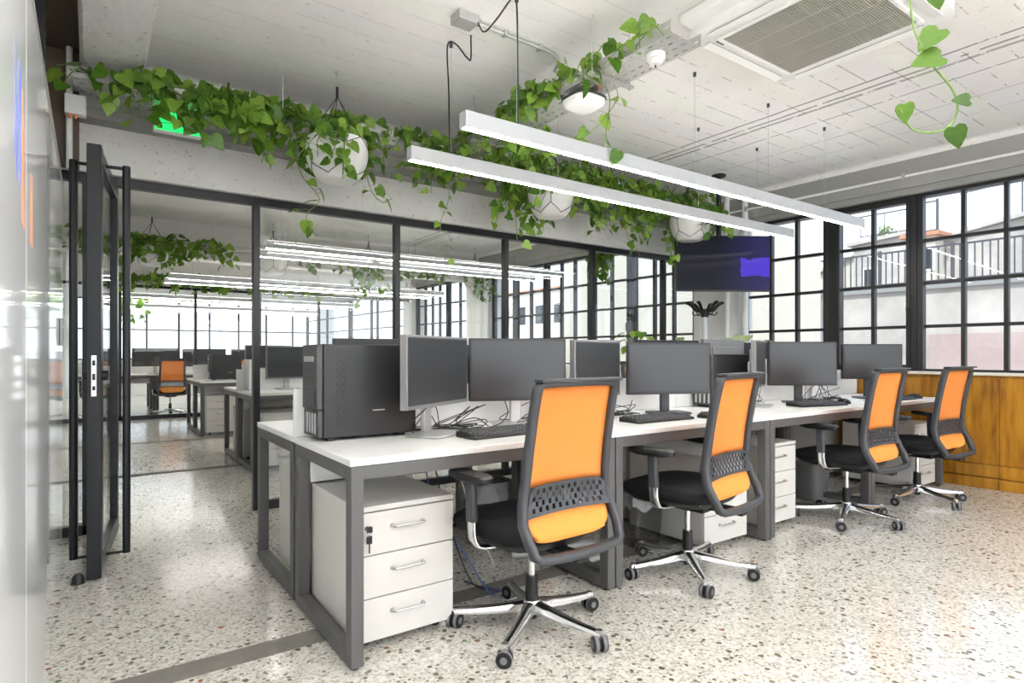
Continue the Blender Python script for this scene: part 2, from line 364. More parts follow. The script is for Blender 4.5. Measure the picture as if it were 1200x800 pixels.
        if solid:
            md = o.modifiers.new('solid', 'SOLIDIFY'); md.thickness = solid; md.offset = 0
        if bevel:
            md = o.modifiers.new('bevel', 'BEVEL'); md.width = bevel; md.segments = 2; md.limit_method = 'ANGLE'; md.angle_limit = R(40)
            md.harden_normals = False
        if kind: o['kind'] = kind
        if label: o['label'] = label
        return o
def thing(name, label, cat, loc=(0, 0, 0), rz=0, group=None):
    o = bpy.data.objects.new(name, None); COL.objects.link(o); o.location = loc; o.rotation_euler = (0, 0, rz)
    o.empty_display_size = 0.1
    o['label'] = label; o['category'] = cat
    if group: o['group'] = group
    return o
def tag(o, label, cat, group=None):
    o['label'] = label; o['category'] = cat
    if group: o['group'] = group
    return o
def copy_tree(o, parent=None):
    c = o.copy(); COL.objects.link(c)
    if parent: c.parent = parent
    for ch in list(o.children): copy_tree(ch, c)
    return c
def place(proto, used, loc, rz, label, group=None):
    o = copy_tree(proto) if used[0] else proto
    used[0] = True; o.location = loc; o.rotation_euler = (0, 0, rz); o['label'] = label
    if group: o['group'] = group
    return o
def T(x=0, y=0, z=0, rx=0, ry=0, rz=0):
    return Matrix.Translation((x, y, z)) @ Matrix.Rotation(rz, 4, 'Z') @ Matrix.Rotation(ry, 4, 'Y') @ Matrix.Rotation(rx, 4, 'X')
def smoothline(pts, k=6):
    # Catmull-Rom through pts
    P = [Vector(p) for p in pts]; P = [2*P[0]-P[1]] + P + [2*P[-1]-P[-2]]; out = []
    for i in range(1, len(P)-2):
        for j in range(k):
            t = j/k; a, b, c, d = P[i-1], P[i], P[i+1], P[i+2]
            out.append(0.5*((2*b) + (c-a)*t + (2*a-5*b+4*c-d)*t*t + (3*b-a-3*c+d)*t**3))
    out.append(P[-2]); return out

# ================================================================== THE SETTING
CZ = 2.90
def structure(mb, name, mat, **kw): return mb.build(name, mat, kind='structure', **kw)
structure(MB().box(-0.8, 6.6, -3.4, 19.3, -0.12, 0), 'floor', 'terrazzo', smooth=False)
# slab with a coved edge where it meets the girders
structure(MB().box(-0.8, 6.6, -3.4, 19.3, CZ, CZ+0.2), 'ceiling', 'ceiling', smooth=False)
for i, (y0, y1) in enumerate(((2.30, 2.42), (6.38, 6.50), (8.68, 8.80), (15.0, 15.12))):
    structure(MB().box(-0.6, 6.0, y0, y1, 0, 0.0015), 'trim_%d' % (i+1), 'strip', smooth=False)
structure(MB().box(-0.8, -0.6, -3.4, 19.3, 0, CZ), 'wall_left', 'wall', smooth=False)
# girder over the glass partition, second girder, partition girder of the far room
def girder(name, y0, y1, z0):
    mb = MB(); r = 0.10; n = 6
    prof = [(y0, z0), (y1, z0), (y1, CZ-0.002), (y0-r, CZ-0.002)]
    prof += [(y0-r + r*math.sin(a), CZ-0.002-r + r*math.cos(a)) for a in [math.pi/2*i/n for i in range(1, n+1)]]
    k = len(prof); vs = [(x, y, z) for x in (-0.6, 6.05) for y, z in prof]
    mb.add(vs, [tuple(range(k-1, -1, -1)), tuple(range(k, 2*k))] + [(i, (i+1) % k, k+(i+1) % k, k+i) for i in range(k)])
    structure(mb, name, 'concrete', ang=50)
girder('trim_5', 4.44, 4.74, 2.215); girder('trim_6', 9.2, 9.5, 2.42); girder('trim_7', 11.78, 12.05, 2.28)
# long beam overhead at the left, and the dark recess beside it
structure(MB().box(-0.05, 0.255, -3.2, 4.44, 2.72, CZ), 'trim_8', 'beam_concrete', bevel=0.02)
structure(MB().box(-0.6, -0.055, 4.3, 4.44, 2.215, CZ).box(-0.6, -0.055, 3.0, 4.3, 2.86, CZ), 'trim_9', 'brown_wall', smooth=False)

# window wall, turned 2 degrees: local x outward, local y along the wall
WX, WA = 6.1136, R(2)
def wpos(s, n=0.0, z=0.0): return (WX - math.sin(WA)*s + math.cos(WA)*n, math.cos(WA)*s + math.sin(WA)*n, z)
WK = dict(loc=(WX, 0, 0), rot=(0, 0, WA))
structure(MB().box(0.0, 0.25, -3.3, 19.2, 0.0, 0.93), 'wall_right', 'wall', smooth=False, **WK)
mbw = MB().box(-0.02, 0.0, -3.2, 4.25, 0.20, 0.905).box(-0.012, 0.0, -3.2, 4.25, 0.0, 0.93).box(-0.040, 0.0, -3.2, 4.25, 0.0, 0.085).box(-0.034, 0, -3.2, 4.25, 0.095, 0.192)
structure(mbw, 'baseboard_right', 'wood', bevel=0.004, **WK)
structure(MB().box(-0.05, 0.25, -3.2, 4.25, 0.93, 0.955), 'trim_10', 'sill', bevel=0.004, **WK)
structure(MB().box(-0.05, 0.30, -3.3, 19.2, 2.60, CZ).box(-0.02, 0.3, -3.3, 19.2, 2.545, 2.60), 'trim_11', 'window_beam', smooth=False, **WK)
mbc = MB(); n = 8; rr = 0.05
pr = [(0, 0), (0, -rr)] + [(-rr+rr*math.cos(a), -rr+rr*math.sin(a)) for a in [math.pi/2*i/n for i in range(1, n)]] + [(-rr, 0)]
vs_ = [(-0.05+x, y, CZ-0.002+z) for y in (-3.2, 19.0) for x, z in pr]; k = len(pr)
# cove fillet (concave): centre lies in the room
pr = [(0.0, 0.0), (-rr, 0.0)] + [(-rr+rr*math.sin(a), -rr+rr*math.cos(a)) for a in [math.pi/2*i/n for i in range(1, n+1)]]
k = len(pr); vs_ = [(-0.05+x, y, CZ-0.001+z) for y in (-3.2, 19.0) for x, z in pr]
mbc.add(vs_, [tuple(range(k)), tuple(range(2*k-1, k-1, -1))] + [(i, k+i, k+(i+1) % k, (i+1) % k) for i in range(k)])
structure(mbc, 'trim_12', 'concrete', ang=50, **WK)
# piers between the windows
for i, (a, b) in enumerate(((4.02, 4.62), (8.9, 9.6), (11.75, 12.15))):
    structure(MB().box(-0.06 if i else -0.02, 0.25, a, b, 0.93, 2.60), 'trim_%d' % (13+i), 'wall', smooth=False, **WK)
ROWS = [0.965, 1.355, 1.742, 2.125, 2.525]
wn_count = [0]
def bay(s0, s1, panes, casement=False, wide0=0.045, wide1=0.045):
    wn_count[0] += 1; i = wn_count[0]
    mb = MB(); fx0, fx1 = 0.06, 0.12; b = 0.028
    mb.box(fx0-0.02, fx1, s0-wide0, s0, 0.955, 2.56).box(fx0-0.02, fx1, s1, s1+wide1, 0.955, 2.56)
    mb.box(fx0-0.02, fx1, s0, s1, 0.955, 0.975).box(fx0-0.02, fx1, s0, s1, 2.515, 2.56)
    lo = 0.975; g = 0.0
    if casement:
        mb.box(fx0-0.035, fx1, s0, s0+0.03, 0.975, 2.515).box(fx0-0.035, fx1, s1-0.03, s1, 0.975, 2.515)
        mb.box(fx0-0.035, fx1, s0+0.03, s1-0.03, 0.975, 1.01).box(fx0-0.035, fx1, s0+0.03, s1-0.03, 2.48, 2.515)
    for z in ROWS[1:4]: mb.box(fx0, fx1, s0, s1, z-0.014, z+0.014)
    for j in range(1, panes):
        s = s0 + (s1-s0)*j/panes; mb.box(fx0, fx1-0.003, s-0.016, s+0.016, 0.965, 2.53)
    fr = structure(mb, 'window_%d' % i, 'window_frame', bevel=0.003, **WK)
    MB().box(0.092, 0.096, s0, s1, 0.97, 2.53).build('pane', 'window_glass', fr, smooth=False)
    if casement:
        MB().box(0.0, 0.028, s0+0.002, s0+0.022, 1.50, 1.53).cyl((0.0, s0+0.012, 1.515), (0.0, s0+0.012, 1.42), 0.008).build('handle', 'black', fr)
    return fr
bay(3.12, 3.975, 3, wide1=0.045); bay(2.345, 2.985, 2, True, 0.05, 0.09); bay(1.37, 2.245, 3)
bay(0.60, 1.28, 2, True); bay(-0.37, 0.51, 3); bay(-1.15, -0.46, 2, True); bay(-2.2, -1.25, 3)
bay(4.68, 5.6, 3); bay(5.7, 6.4, 2, True); bay(6.5, 7.4, 3); bay(7.5, 8.2, 2); bay(8.3, 8.85, 2)
bay(9.65, 10.4, 2); bay(10.5, 11.7, 4); bay(12.2, 15.4, 2); bay(15.55, 18.9, 2)
# back wall: unseen wide window added for fill light; last room's end wall
def endwall(name, y, t, z0, z1, n):
    mb = MB(); y0, y1 = min(y, y+t), max(y, y+t)
    mb.box(-0.6, 6.4, y0, y1, 0, z0).box(-0.6, 6.4, y0, y1, z1, CZ).box(-0.6, -0.3, y0, y1, z0, z1).box(5.9, 6.4, y0, y1, z0, z1)
    structure(mb, name, 'wall', smooth=False)
    wn_count[0] += 1; f = MB(); ym = (y0+y1)/2
    for j in range(n+1):
        x = -0.3 + 6.2*j/n; f.box(x-0.025, x+0.025, ym-0.03, ym+0.03, z0, z1)
    for z in (z0+0.025, (z0+z1)/2, z1-0.025): f.box(-0.3, 5.9, ym-0.025, ym+0.025, z-0.02, z+0.02)
    fr = structure(f, 'window_%d' % wn_count[0], 'window_frame', smooth=False)
    MB().box(-0.3, 5.9, ym-0.003, ym+0.003, z0, z1).build('pane', 'window_glass', fr, smooth=False)
endwall('wall_back', -3.2, -0.2, 0.15, 2.78, 6); endwall('wall_front', 19.0, 0.2, 0.95, 2.6, 8)

# glass partitions
def partition(n, y, xs, top, door_gap=None, base=0.06):
    mb = MB(); w_ = 0.045
    x0, x1 = xs[0], xs[-1]
    mb.box(x0, x1, y-0.03, y+0.03, top-0.055, top)
    for a, b in zip(xs[:-1], xs[1:]):
        if door_gap and abs(a-door_gap[0]) < 0.01: continue
        mb.box(a, b, y-0.03, y+0.03, 0, base)
    for x in xs: mb.box(x-w_/2, x+w_/2, y-0.03, y+0.03, 0, top-0.055)
    f = structure(mb, 'wall_glass_%s' % n, 'black_frame', bevel=0.002)
    for a, b in zip(xs[:-1], xs[1:]):
        if door_gap and abs(a-door_gap[0]) < 0.01: continue
        MB().box(a+w_/2, b-w_/2, y-0.005, y+0.005, base, top-0.055).build('pane', 'glass', f, smooth=False)
    return f
partition('near', 4.52, [-0.58, -0.02, 0.96, 2.035, 3.11, 4.19, 5.27, 6.0], 2.215, door_gap=(-0.02, 0.96))
partition('far', 11.9, [-0.58, 0.4, 1.52, 2.6, 3.7, 4.8, 5.7], 2.29, base=0.07)
# ------------------------------------------------------------------ outside the windows
g = MB().box(6.5, 60, -30, 45, -1.4, -1.2); structure(g, 'ground_outside', 'ground', smooth=False)
g = MB().box(-30, 60, -45, -3.6, -1.4, -1.2); structure(g, 'ground_behind', 'ground', smooth=False)
def building(label, x0, x1, y0, y1, z0, z1, mat, wins=(), roof=None, slope=0.0, skew=0.0):
    t = thing('building', label, 'building', ((x0+x1)/2, (y0+y1)/2, z0)); cx, cy = (x0+x1)/2, (y0+y1)/2
    X = T(-cx, -cy, -z0)
    mb = MB(); vs = [(x, y + (skew if (x == x1 and y == y0) else 0), z) for x in (x0, x1) for y, z in ((y0, z0), (y1, z0), (y1, z1), (y0, z1+slope))]
    mb.add(vs, [(0, 1, 2, 3), (7, 6, 5, 4), (0, 4, 5, 1), (2, 6, 7, 3), (1, 5, 6, 2), (0, 3, 7, 4)], X).build('walls', mat, t, smooth=False)
    ya, yb = y0-0.2, y1+0.2
    mr = MB(); h0 = z1+slope; vs = [(x, y + (skew if (x > x1 and y == ya) else 0), z) for x in (x0-0.25, x1+0.2) for y, z in ((ya, h0), (yb, z1), (yb, z1+0.14), (ya, h0+0.14))]
    mr.add(vs, [(0, 1, 2, 3), (7, 6, 5, 4), (0, 4, 5, 1), (2, 6, 7, 3), (1, 5, 6, 2), (0, 3, 7, 4)], X).build('roof', roof or mat, t, smooth=False)
    for (wy, wz, ww, wh) in wins:
        f = MB().box(x0-0.05, x0+0.02, wy-ww/2-0.08, wy+ww/2+0.08, wz-0.08, wz+wh+0.08, X).build('window', 'sill', t, smooth=False)
        MB().box(x0-0.06, x0-0.045, wy-ww/2, wy+ww/2, wz, wz+wh, X).build('pane', 'screen', f, smooth=False)
    return t
building('tall plain cream building close outside the left window', 10.5, 16, 5.46, 12.5, -1.2, 9.0, 'plaster', skew=3.4)
building('low grey stone house with sloping parapet beyond the terrace railing', 26.5, 34, 1.5, 9.4, 0, 5.4, 'old_wall',
         wins=((4.0, 3.9, 0.8, 1.2),), slope=1.35)
building('pale house with small window and terracotta roof edge at end of terrace', 25.2, 25.9, 8.9, 9.8, 0, 5.45, 'plaster',
         wins=((9.25, 4.25, 0.5, 0.75),), roof='terracotta')
building('light stone house under roof terrace with hedge', 27.0, 34, 10.5, 12.6, 0, 5.75, 'old_wall', wins=((11.9, 3.8, 0.5, 0.9),), slope=0.2)
building('pale gabled house lowest on the skyline', 29, 36, 12.9, 15.6, 0, 4.75, 'plaster', slope=1.2)
building('cream apartment house with rows of windows seen through the far room', 30, 40, 27.5, 48, -1.2, 6.3, 'plaster',
         wins=tuple((29+2.4*i, z, 1.0, 1.5) for i in range(8) for z in (0.8, 3.6)), roof='terracotta')
# retaining wall with terrace
tw = thing('retaining_wall', 'weathered plaster retaining wall under the terrace railing', 'wall', (21, 8, -1.2))
MB().box(-0.5, 4.0, -14, 16.5, 0, 4.25).build('wall_body', 'old_wall', tw, smooth=False)
MB().box(-0.62, 0.0, -14, 16.5, 4.25, 4.40).build('coping', 'window_beam', tw, smooth=False)
MB().box(-0.53, -0.5, -6.0, -0.6, 0, 2.9).build('pink_plaster', 'pink_wall', tw, smooth=False)
def railing(label, y0, y1, x, z, h, step, group=None):
    t = thing('railing', label, 'railing', (x, (y0+y1)/2, z)); L = (y1-y0)/2
    MB().box(-0.03, 0.03, -L, L, h-0.05, h).box(-0.02, 0.02, -L, L, 0.10, 0.14).build('rails', 'iron', t, smooth=False)
    k = int((y1-y0)/step); mb = MB()
    for i in range(k+1): mb.box(-0.016, 0.016, -L+i*step-0.016, -L+i*step+0.016, 0.1, h)
    mb.build('balusters', 'iron', t, smooth=False)
    mb = MB()
    for i in range(0, k+1, 11): mb.box(-0.04, 0.04, -L+i*step-0.04, -L+i*step+0.04, 0, h+0.05)
    mb.build('posts', 'iron', t, smooth=False); return t
railing('long dark iron railing on top of the retaining wall', -5, 24.2, 20.7, 3.2, 1.15, 0.18)
railing('thin roof railing around the hedge on the stone house', 10.5, 12.5, 27.2, 6.05, 1.0, 0.95)
railing('roof railing above the terracotta edge of the pale house', 8.95, 9.75, 25.5, 5.59, 1.2, 0.4)
random.seed(4)
mb = MB()
for i in range(420):
    y = random.uniform(10.6, 12.3); x = random.uniform(27.4, 28.2); z = 5.95 + random.uniform(-0.1, 0.65)*(0.6+0.4*math.sin(y*5))
    s_ = random.uniform(0.06, 0.14); q = T(x, y, z, random.random()*6, random.random()*6, random.random()*6)
    mb.add([(-s_, 0, 0), (0, -s_*0.5, 0.02), (s_, 0, 0), (0, s_*0.5, 0.02)], [(0, 1, 2, 3)], q)
tag(mb.build('roof_hedge', 'hedge', smooth=False), 'green hedge plants behind railing on the stone house roof', 'hedge')
an = thing('television_aerial', 'metal television aerial on the roof of the grey stone house', 'aerial', (27.5, 7.0, 5.85))
MB().cyl((0, 0, 0), (0, 0, 1.9), 0.03).build('mast', 'iron', an)
mb = MB().cyl((0, -0.2, 1.6), (0, 1.9, 1.45), 0.02)
for i in range(7): mb.cyl((-0.3, 0.1+0.28*i, 1.57-0.02*i), (0.3, 0.1+0.28*i, 1.57-0.02*i+0.25), 0.015)
mb.build('antenna_elements', 'iron', an)

# ------------------------------------------------------------------ left side: glass board, post, door
bd = thing('whiteboard', 'tall glossy white glass marker board along the left wall', 'whiteboard', (-0.13, 2.0, 0))
segs = ((-2.6, -1.50), (-1.494, -0.103), (-0.097, 2.22))
for a, b in segs: MB().box(-0.03, 0.0, a, b, 0.0, 2.06).build('panel', 'board', bd, bevel=0.002)
MB().box(-0.045, 0.004, -2.6, 2.22, 2.06, 2.073).build('top_channel', 'silver', bd)
random.seed(8)
def scribble(pts, wd, mat, lab):  # coloured strokes stand in for artwork reflected in the glossy board
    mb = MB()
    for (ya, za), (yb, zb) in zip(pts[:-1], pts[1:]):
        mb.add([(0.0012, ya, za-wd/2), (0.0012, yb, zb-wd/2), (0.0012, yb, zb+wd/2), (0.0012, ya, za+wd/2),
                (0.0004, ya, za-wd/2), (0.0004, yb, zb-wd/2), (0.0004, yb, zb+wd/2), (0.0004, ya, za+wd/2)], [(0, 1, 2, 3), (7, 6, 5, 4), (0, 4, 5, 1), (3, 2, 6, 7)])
    mb.build('reflection_stroke', mat, bd, smooth=False, label=lab)
scribble([(-0.36+0.018*i+random.uniform(-.03, .03), 1.62+(0.14 if i % 2 else -0.12)+random.uniform(-.03, .03)) for i in range(9)], 0.012, 'refl_blue', 'blue artwork reflection modelled as a stroke')
scribble([(-0.22+0.012*i, 1.58+(0.11 if i % 2 else -0.16)+random.uniform(-.03, .03)) for i in range(5)], 0.010, 'orange_refl_and_cable', 'orange artwork reflection modelled as a stroke')
scribble([(0.02+0.015*i, 1.50+(0.08 if i % 2 else -0.10)) for i in range(5)], 0.010, 'orange_refl_and_cable', 'orange artwork reflection modelled as a stroke')
sp_ = thing('wall_switch_plate', 'small white switch plate near the far end of the glass board', 'switch', (-0.128, 3.93, 1.22))
MB().box(0, 0.012, -0.10, 0.10, -0.07, 0.07).build('plate', 'paper', sp_, bevel=0.003)
MB().box(0.012, 0.018, -0.02, 0.02, -0.03, 0.03).build('rocker', 'paper', sp_, bevel=0.002)
structure(MB().box(-0.245, -0.165, 3.33, 3.42, 0.0, CZ), 'trim_16', 'black_frame', smooth=False)
structure(MB().cyl((-0.100, 4.25, 2.165), (-0.100, 4.25, CZ), 0.016), 'trim_17', 'wall')
jb = thing('junction_box', 'small white junction box at left end of the cable tray', 'junction box', (-0.07, 4.20, 2.46))
MB().box(-0.05, 0.05, -0.03, 0.03, 0, 0.11).build('cover', 'ac_white', jb, bevel=0.004)
MB().cyl((-0.03, -0.01, -0.02), (-0.03, -0.01, 0), 0.008).cyl((0.0, -0.01, -0.02), (0.0, -0.01, 0), 0.008).build('cable_gland', 'orange_refl_and_cable', jb, label='orange cable glands')

# door leaf: hinged at (0.124, 4.49), free edge near (0.013, 3.54)
dr = bpy.data.objects.new('door_1', None); COL.objects.link(dr); dr['kind'] = 'structure'
dv = Vector((0.013-0.118, 3.545-4.47, 0)); L = dv.length; dr.location = (0.118, 4.47, 0); dr.rotation_euler = (0, 0, math.atan2(dv.y, dv.x))
mb = MB().box(0, 0.07, -0.025, 0.025, 0.012, 2.13).box(L-0.085, L, -0.03, 0.03, 0.012, 2.13).box(0.07, L-0.085, -0.025, 0.025, 2.06, 2.13).box(0.07, L-0.085, -0.025, 0.025, 0.012, 0.10)
mb.build('door_frame', 'black_frame', dr, bevel=0.003)
MB().box(0.07, L-0.085, -0.005, 0.005, 0.10, 2.06).build('pane', 'glass', dr, smooth=False)
lp = MB().box(L, L+0.003, -0.011, 0.011, 0.90, 1.10).build('latch_plate', 'chrome', dr, bevel=0.001)
MB().box(L+0.003, L+0.005, -0.006, 0.006, 1.05, 1.075).box(L+0.003, L+0.005, -0.006, 0.006, 0.98, 1.01).box(L+0.003, L+0.005, -0.006, 0.006, 0.93, 0.95).build('latch_slot', 'black', lp)
for s in (-1, 1):
    hb = MB().sweep([(L-0.26, s*0.115, 0.05), (L-0.26, s*0.115, 2.105)], 0.046, 0.036, (0, 1, 0), closed=False)
    hb.box(L-0.27, L-0.25, min(0, s*0.115), max(0, s*0.115), 2.085, 2.10).box(L-0.27, L-0.25, min(0, s*0.115), max(0, s*0.115), 0.05, 0.062)
    hb.build('pull_handle', 'black_frame', dr, bevel=0.003)
kc = MB().cyl((L-0.05, -0.05, 1.0), (L-0.05, 0.05, 1.0), 0.016).cyl((L-0.05, 0.03, 1.0), (L-0.05, 0.055, 1.0), 0.024).build('lock_cylinder', 'black', dr)
ds = thing('door_stopper', 'little black rubber stop on the floor by the door edge', 'door stop', (-0.05, 3.56, 0))
MB().lathe([(0.022, 0), (0.026, 0.006), (0.024, 0.03), (0.016, 0.045), (0.0, 0.048)], 16).build('rubber', 'black', ds)
MB().lathe([(0.030, 0), (0.030, 0.004), (0.0, 0.004)], 16).build('base_plate', 'dark_plastic', ds)

# ------------------------------------------------------------------ desks
LEN, DEP = 1.28, 0.695
def make_desk():
    # front edge at local y=0, runs to y=DEP; x 0..LEN
    t = thing('desk', '', 'desk')
    MB().box(0.0, LEN-0.002, 0, DEP, 0.714, 0.74).build('desktop', 'desk', t, bevel=0.003)
    for a, b in ((0.004, 0.05), (DEP-0.05, DEP-0.004)): MB().box(0.05, LEN-0.05, a, b, 0.664, 0.713).build('frame_beam', 'steel_grey', t, bevel=0.002)
    for x0 in (0.004, LEN-0.05):
        mb = MB().box(x0, x0+0.046, 0.0, 0.055, 0.012, 0.713).box(x0, x0+0.046, DEP-0.055, DEP, 0.012, 0.713)
        mb.box(x0, x0+0.046, 0.055, DEP-0.055, 0.012, 0.06).box(x0, x0+0.046, 0.055, DEP-0.055, 0.664, 0.713)
        l = mb.build('leg', 'steel_grey', t, bevel=0.002)
        MB().cyl((x0+0.023, 0.03, 0), (x0+0.023, 0.03, 0.014), 0.016).cyl((x0+0.023, DEP-0.03, 0), (x0+0.023, DEP-0.03, 0.014), 0.016).build('foot', 'black', l)
    MB().box(0.052, LEN-0.052, DEP-0.075, DEP-0.057, 0.548, 0.663).box(0.052, LEN-0.052, DEP-0.057, DEP-0.01, 0.548, 0.560).build('cable_channel', 'desk', t, bevel=0.002)
    return t
X0 = 0.733; YF = 2.01; YM = 2.715
desk = make_desk(); du = [False]
nearlab = ['white desk nearest the viewer with the big black tower on it', 'second white desk from the front, behind the second orange chair',
           'third white desk from the front, with keyboard and mouse by its front edge', 'last white desk of the near row, beside the wooden window wall']
for i in range(4): place(desk, du, (X0+i*LEN, YF, 0), 0, nearlab[i], 'desks in the near row')
farlab = ['white desk back to back with the nearest desk, by the glass door', 'second desk of the row along the glass partition',
          'third desk of the row along the glass partition', 'last desk of the row along the glass partition, near the television']
for i in range(4): place(desk, du, (X0+(i+1)*LEN, YM+0.02+DEP, 0), math.pi, farlab[i], 'desks in the far row')
dvlab = ['low white divider panel between the first pair of desks', 'low white divider panel between the second pair of desks', 'low white divider panel between the third pair of desks', 'low white divider panel between the last pair of desks']
def divider(x, y, lab, z1=0.95):
    t = thing('desk_divider', lab, 'divider', (x, y, 0.741))
    MB().box(0.012, LEN-0.012, -0.009, 0.009, 0.0, z1-0.741).build('panel', 'desk', t, bevel=0.003)
    for a in (0.0, LEN-0.014): MB().box(a, a+0.012, -0.011, 0.011, 0.0, z1-0.739).build('edge_trim', 'desk', t, bevel=0.002)
    return t
for i in range(4): divider(X0+i*LEN, YM-0.001, dvlab[i])

# drawer pedestals
def make_pod(w_=0.40, d_=0.56, h=0.505):
    t = thing('drawer_pedestal', '', 'drawer unit')
    MB().box(0, w_, 0.02, d_, 0.035, 0.035+h-0.02).build('carcass', 'pod', t, bevel=0.002)
    MB().box(-0.002, w_+0.002, 0, d_, 0.035+h-0.02, 0.035+h).build('top', 'pod', t, bevel=0.002)
    hh = (h-0.02-0.004)/3
    for i in range(3):
        z0 = 0.037+i*hh
        dw = MB().box(0.001, w_-0.001, 0.0, 0.019, z0+0.001, z0+hh-0.003).build('drawer', 'pod', t, bevel=0.0015)
        zc = z0+hh-0.062
        pts = [(w_/2-0.064, 0, zc), (w_/2-0.064, -0.016, zc), (w_/2-0.058, -0.022, zc), (w_/2+0.058, -0.022, zc), (w_/2+0.064, -0.016, zc), (w_/2+0.064, 0, zc)]
        MB().tube(pts, 0.0048, 8).cyl((w_/2-0.064, 0, zc), (w_/2-0.064, -0.004, zc), 0.009).cyl((w_/2+0.064, 0, zc), (w_/2+0.064, -0.004, zc), 0.009).build('handle', 'handle', dw)
    MB().cyl((0.035, -0.006, 0.035+h-0.08), (0.035, 0.0, 0.035+h-0.08), 0.010).build('lock', 'chrome', t)
    mb = MB()
    for x in (0.05, w_-0.05):
        for y in (0.06, d_-0.06): mb.cyl((x-0.01, y, 0.02), (x+0.01, y, 0.02), 0.0185).box(x-0.012, x+0.012, y-0.012, y+0.012, 0.026, 0.036)
    mb.build('caster', 'black', t)
    return t
pod = make_pod(); pu = [False]
gp = 'drawer pedestals in this office'
p1 = place(pod, pu, (0.80, 2.115, 0), 0, 'white three-drawer pedestal under the nearest desk, keys in its lock', gp)
place(pod, pu, (2.785, 2.095, 0), 0, 'white drawer pedestal under the second desk, right behind the second chair base', gp)
place(pod, pu, (3.38, 2.13, 0), 0, 'white drawer pedestal just right of the desk leg under the third desk', gp)
place(pod, pu, (5.39, 2.05, 0), 0, 'white drawer pedestal beside the wooden wall, behind the last chair', gp)
place(pod, pu, (1.22, 3.315, 0), math.pi, 'white drawer pedestal under the desk across, back towards us, by the glass door', gp)
place(pod, pu, (3.25, 3.315, 0), math.pi, 'white drawer pedestal under the second far-side desk', gp)
place(pod, pu, (4.80, 3.315, 0), math.pi, 'white drawer pedestal under the third far-side desk', gp)
place(pod, pu, (5.62, 3.315, 0), math.pi, 'white drawer pedestal under the last far-side desk', gp)
kk = thing('key_bunch', 'two small keys hanging from the lock of the nearest pedestal', 'keys', (0.835, 2.103, 0.46))
MB().tube([(0, -0.004, 0.0), (0.008, -0.010, -0.01), (0, -0.012, -0.022), (-0.008, -0.010, -0.01)], 0.0012, 6, closed=True).build('key_ring', 'chrome', kk)
MB().box(-0.010, 0.010, -0.020, -0.006, -0.008, 0.012).box(-0.010, 0.010, -0.016, -0.010, -0.05, -0.022).box(-0.003, 0.003, -0.014, -0.012, -0.085, -0.05).build('key', 'black', kk, bevel=0.001)

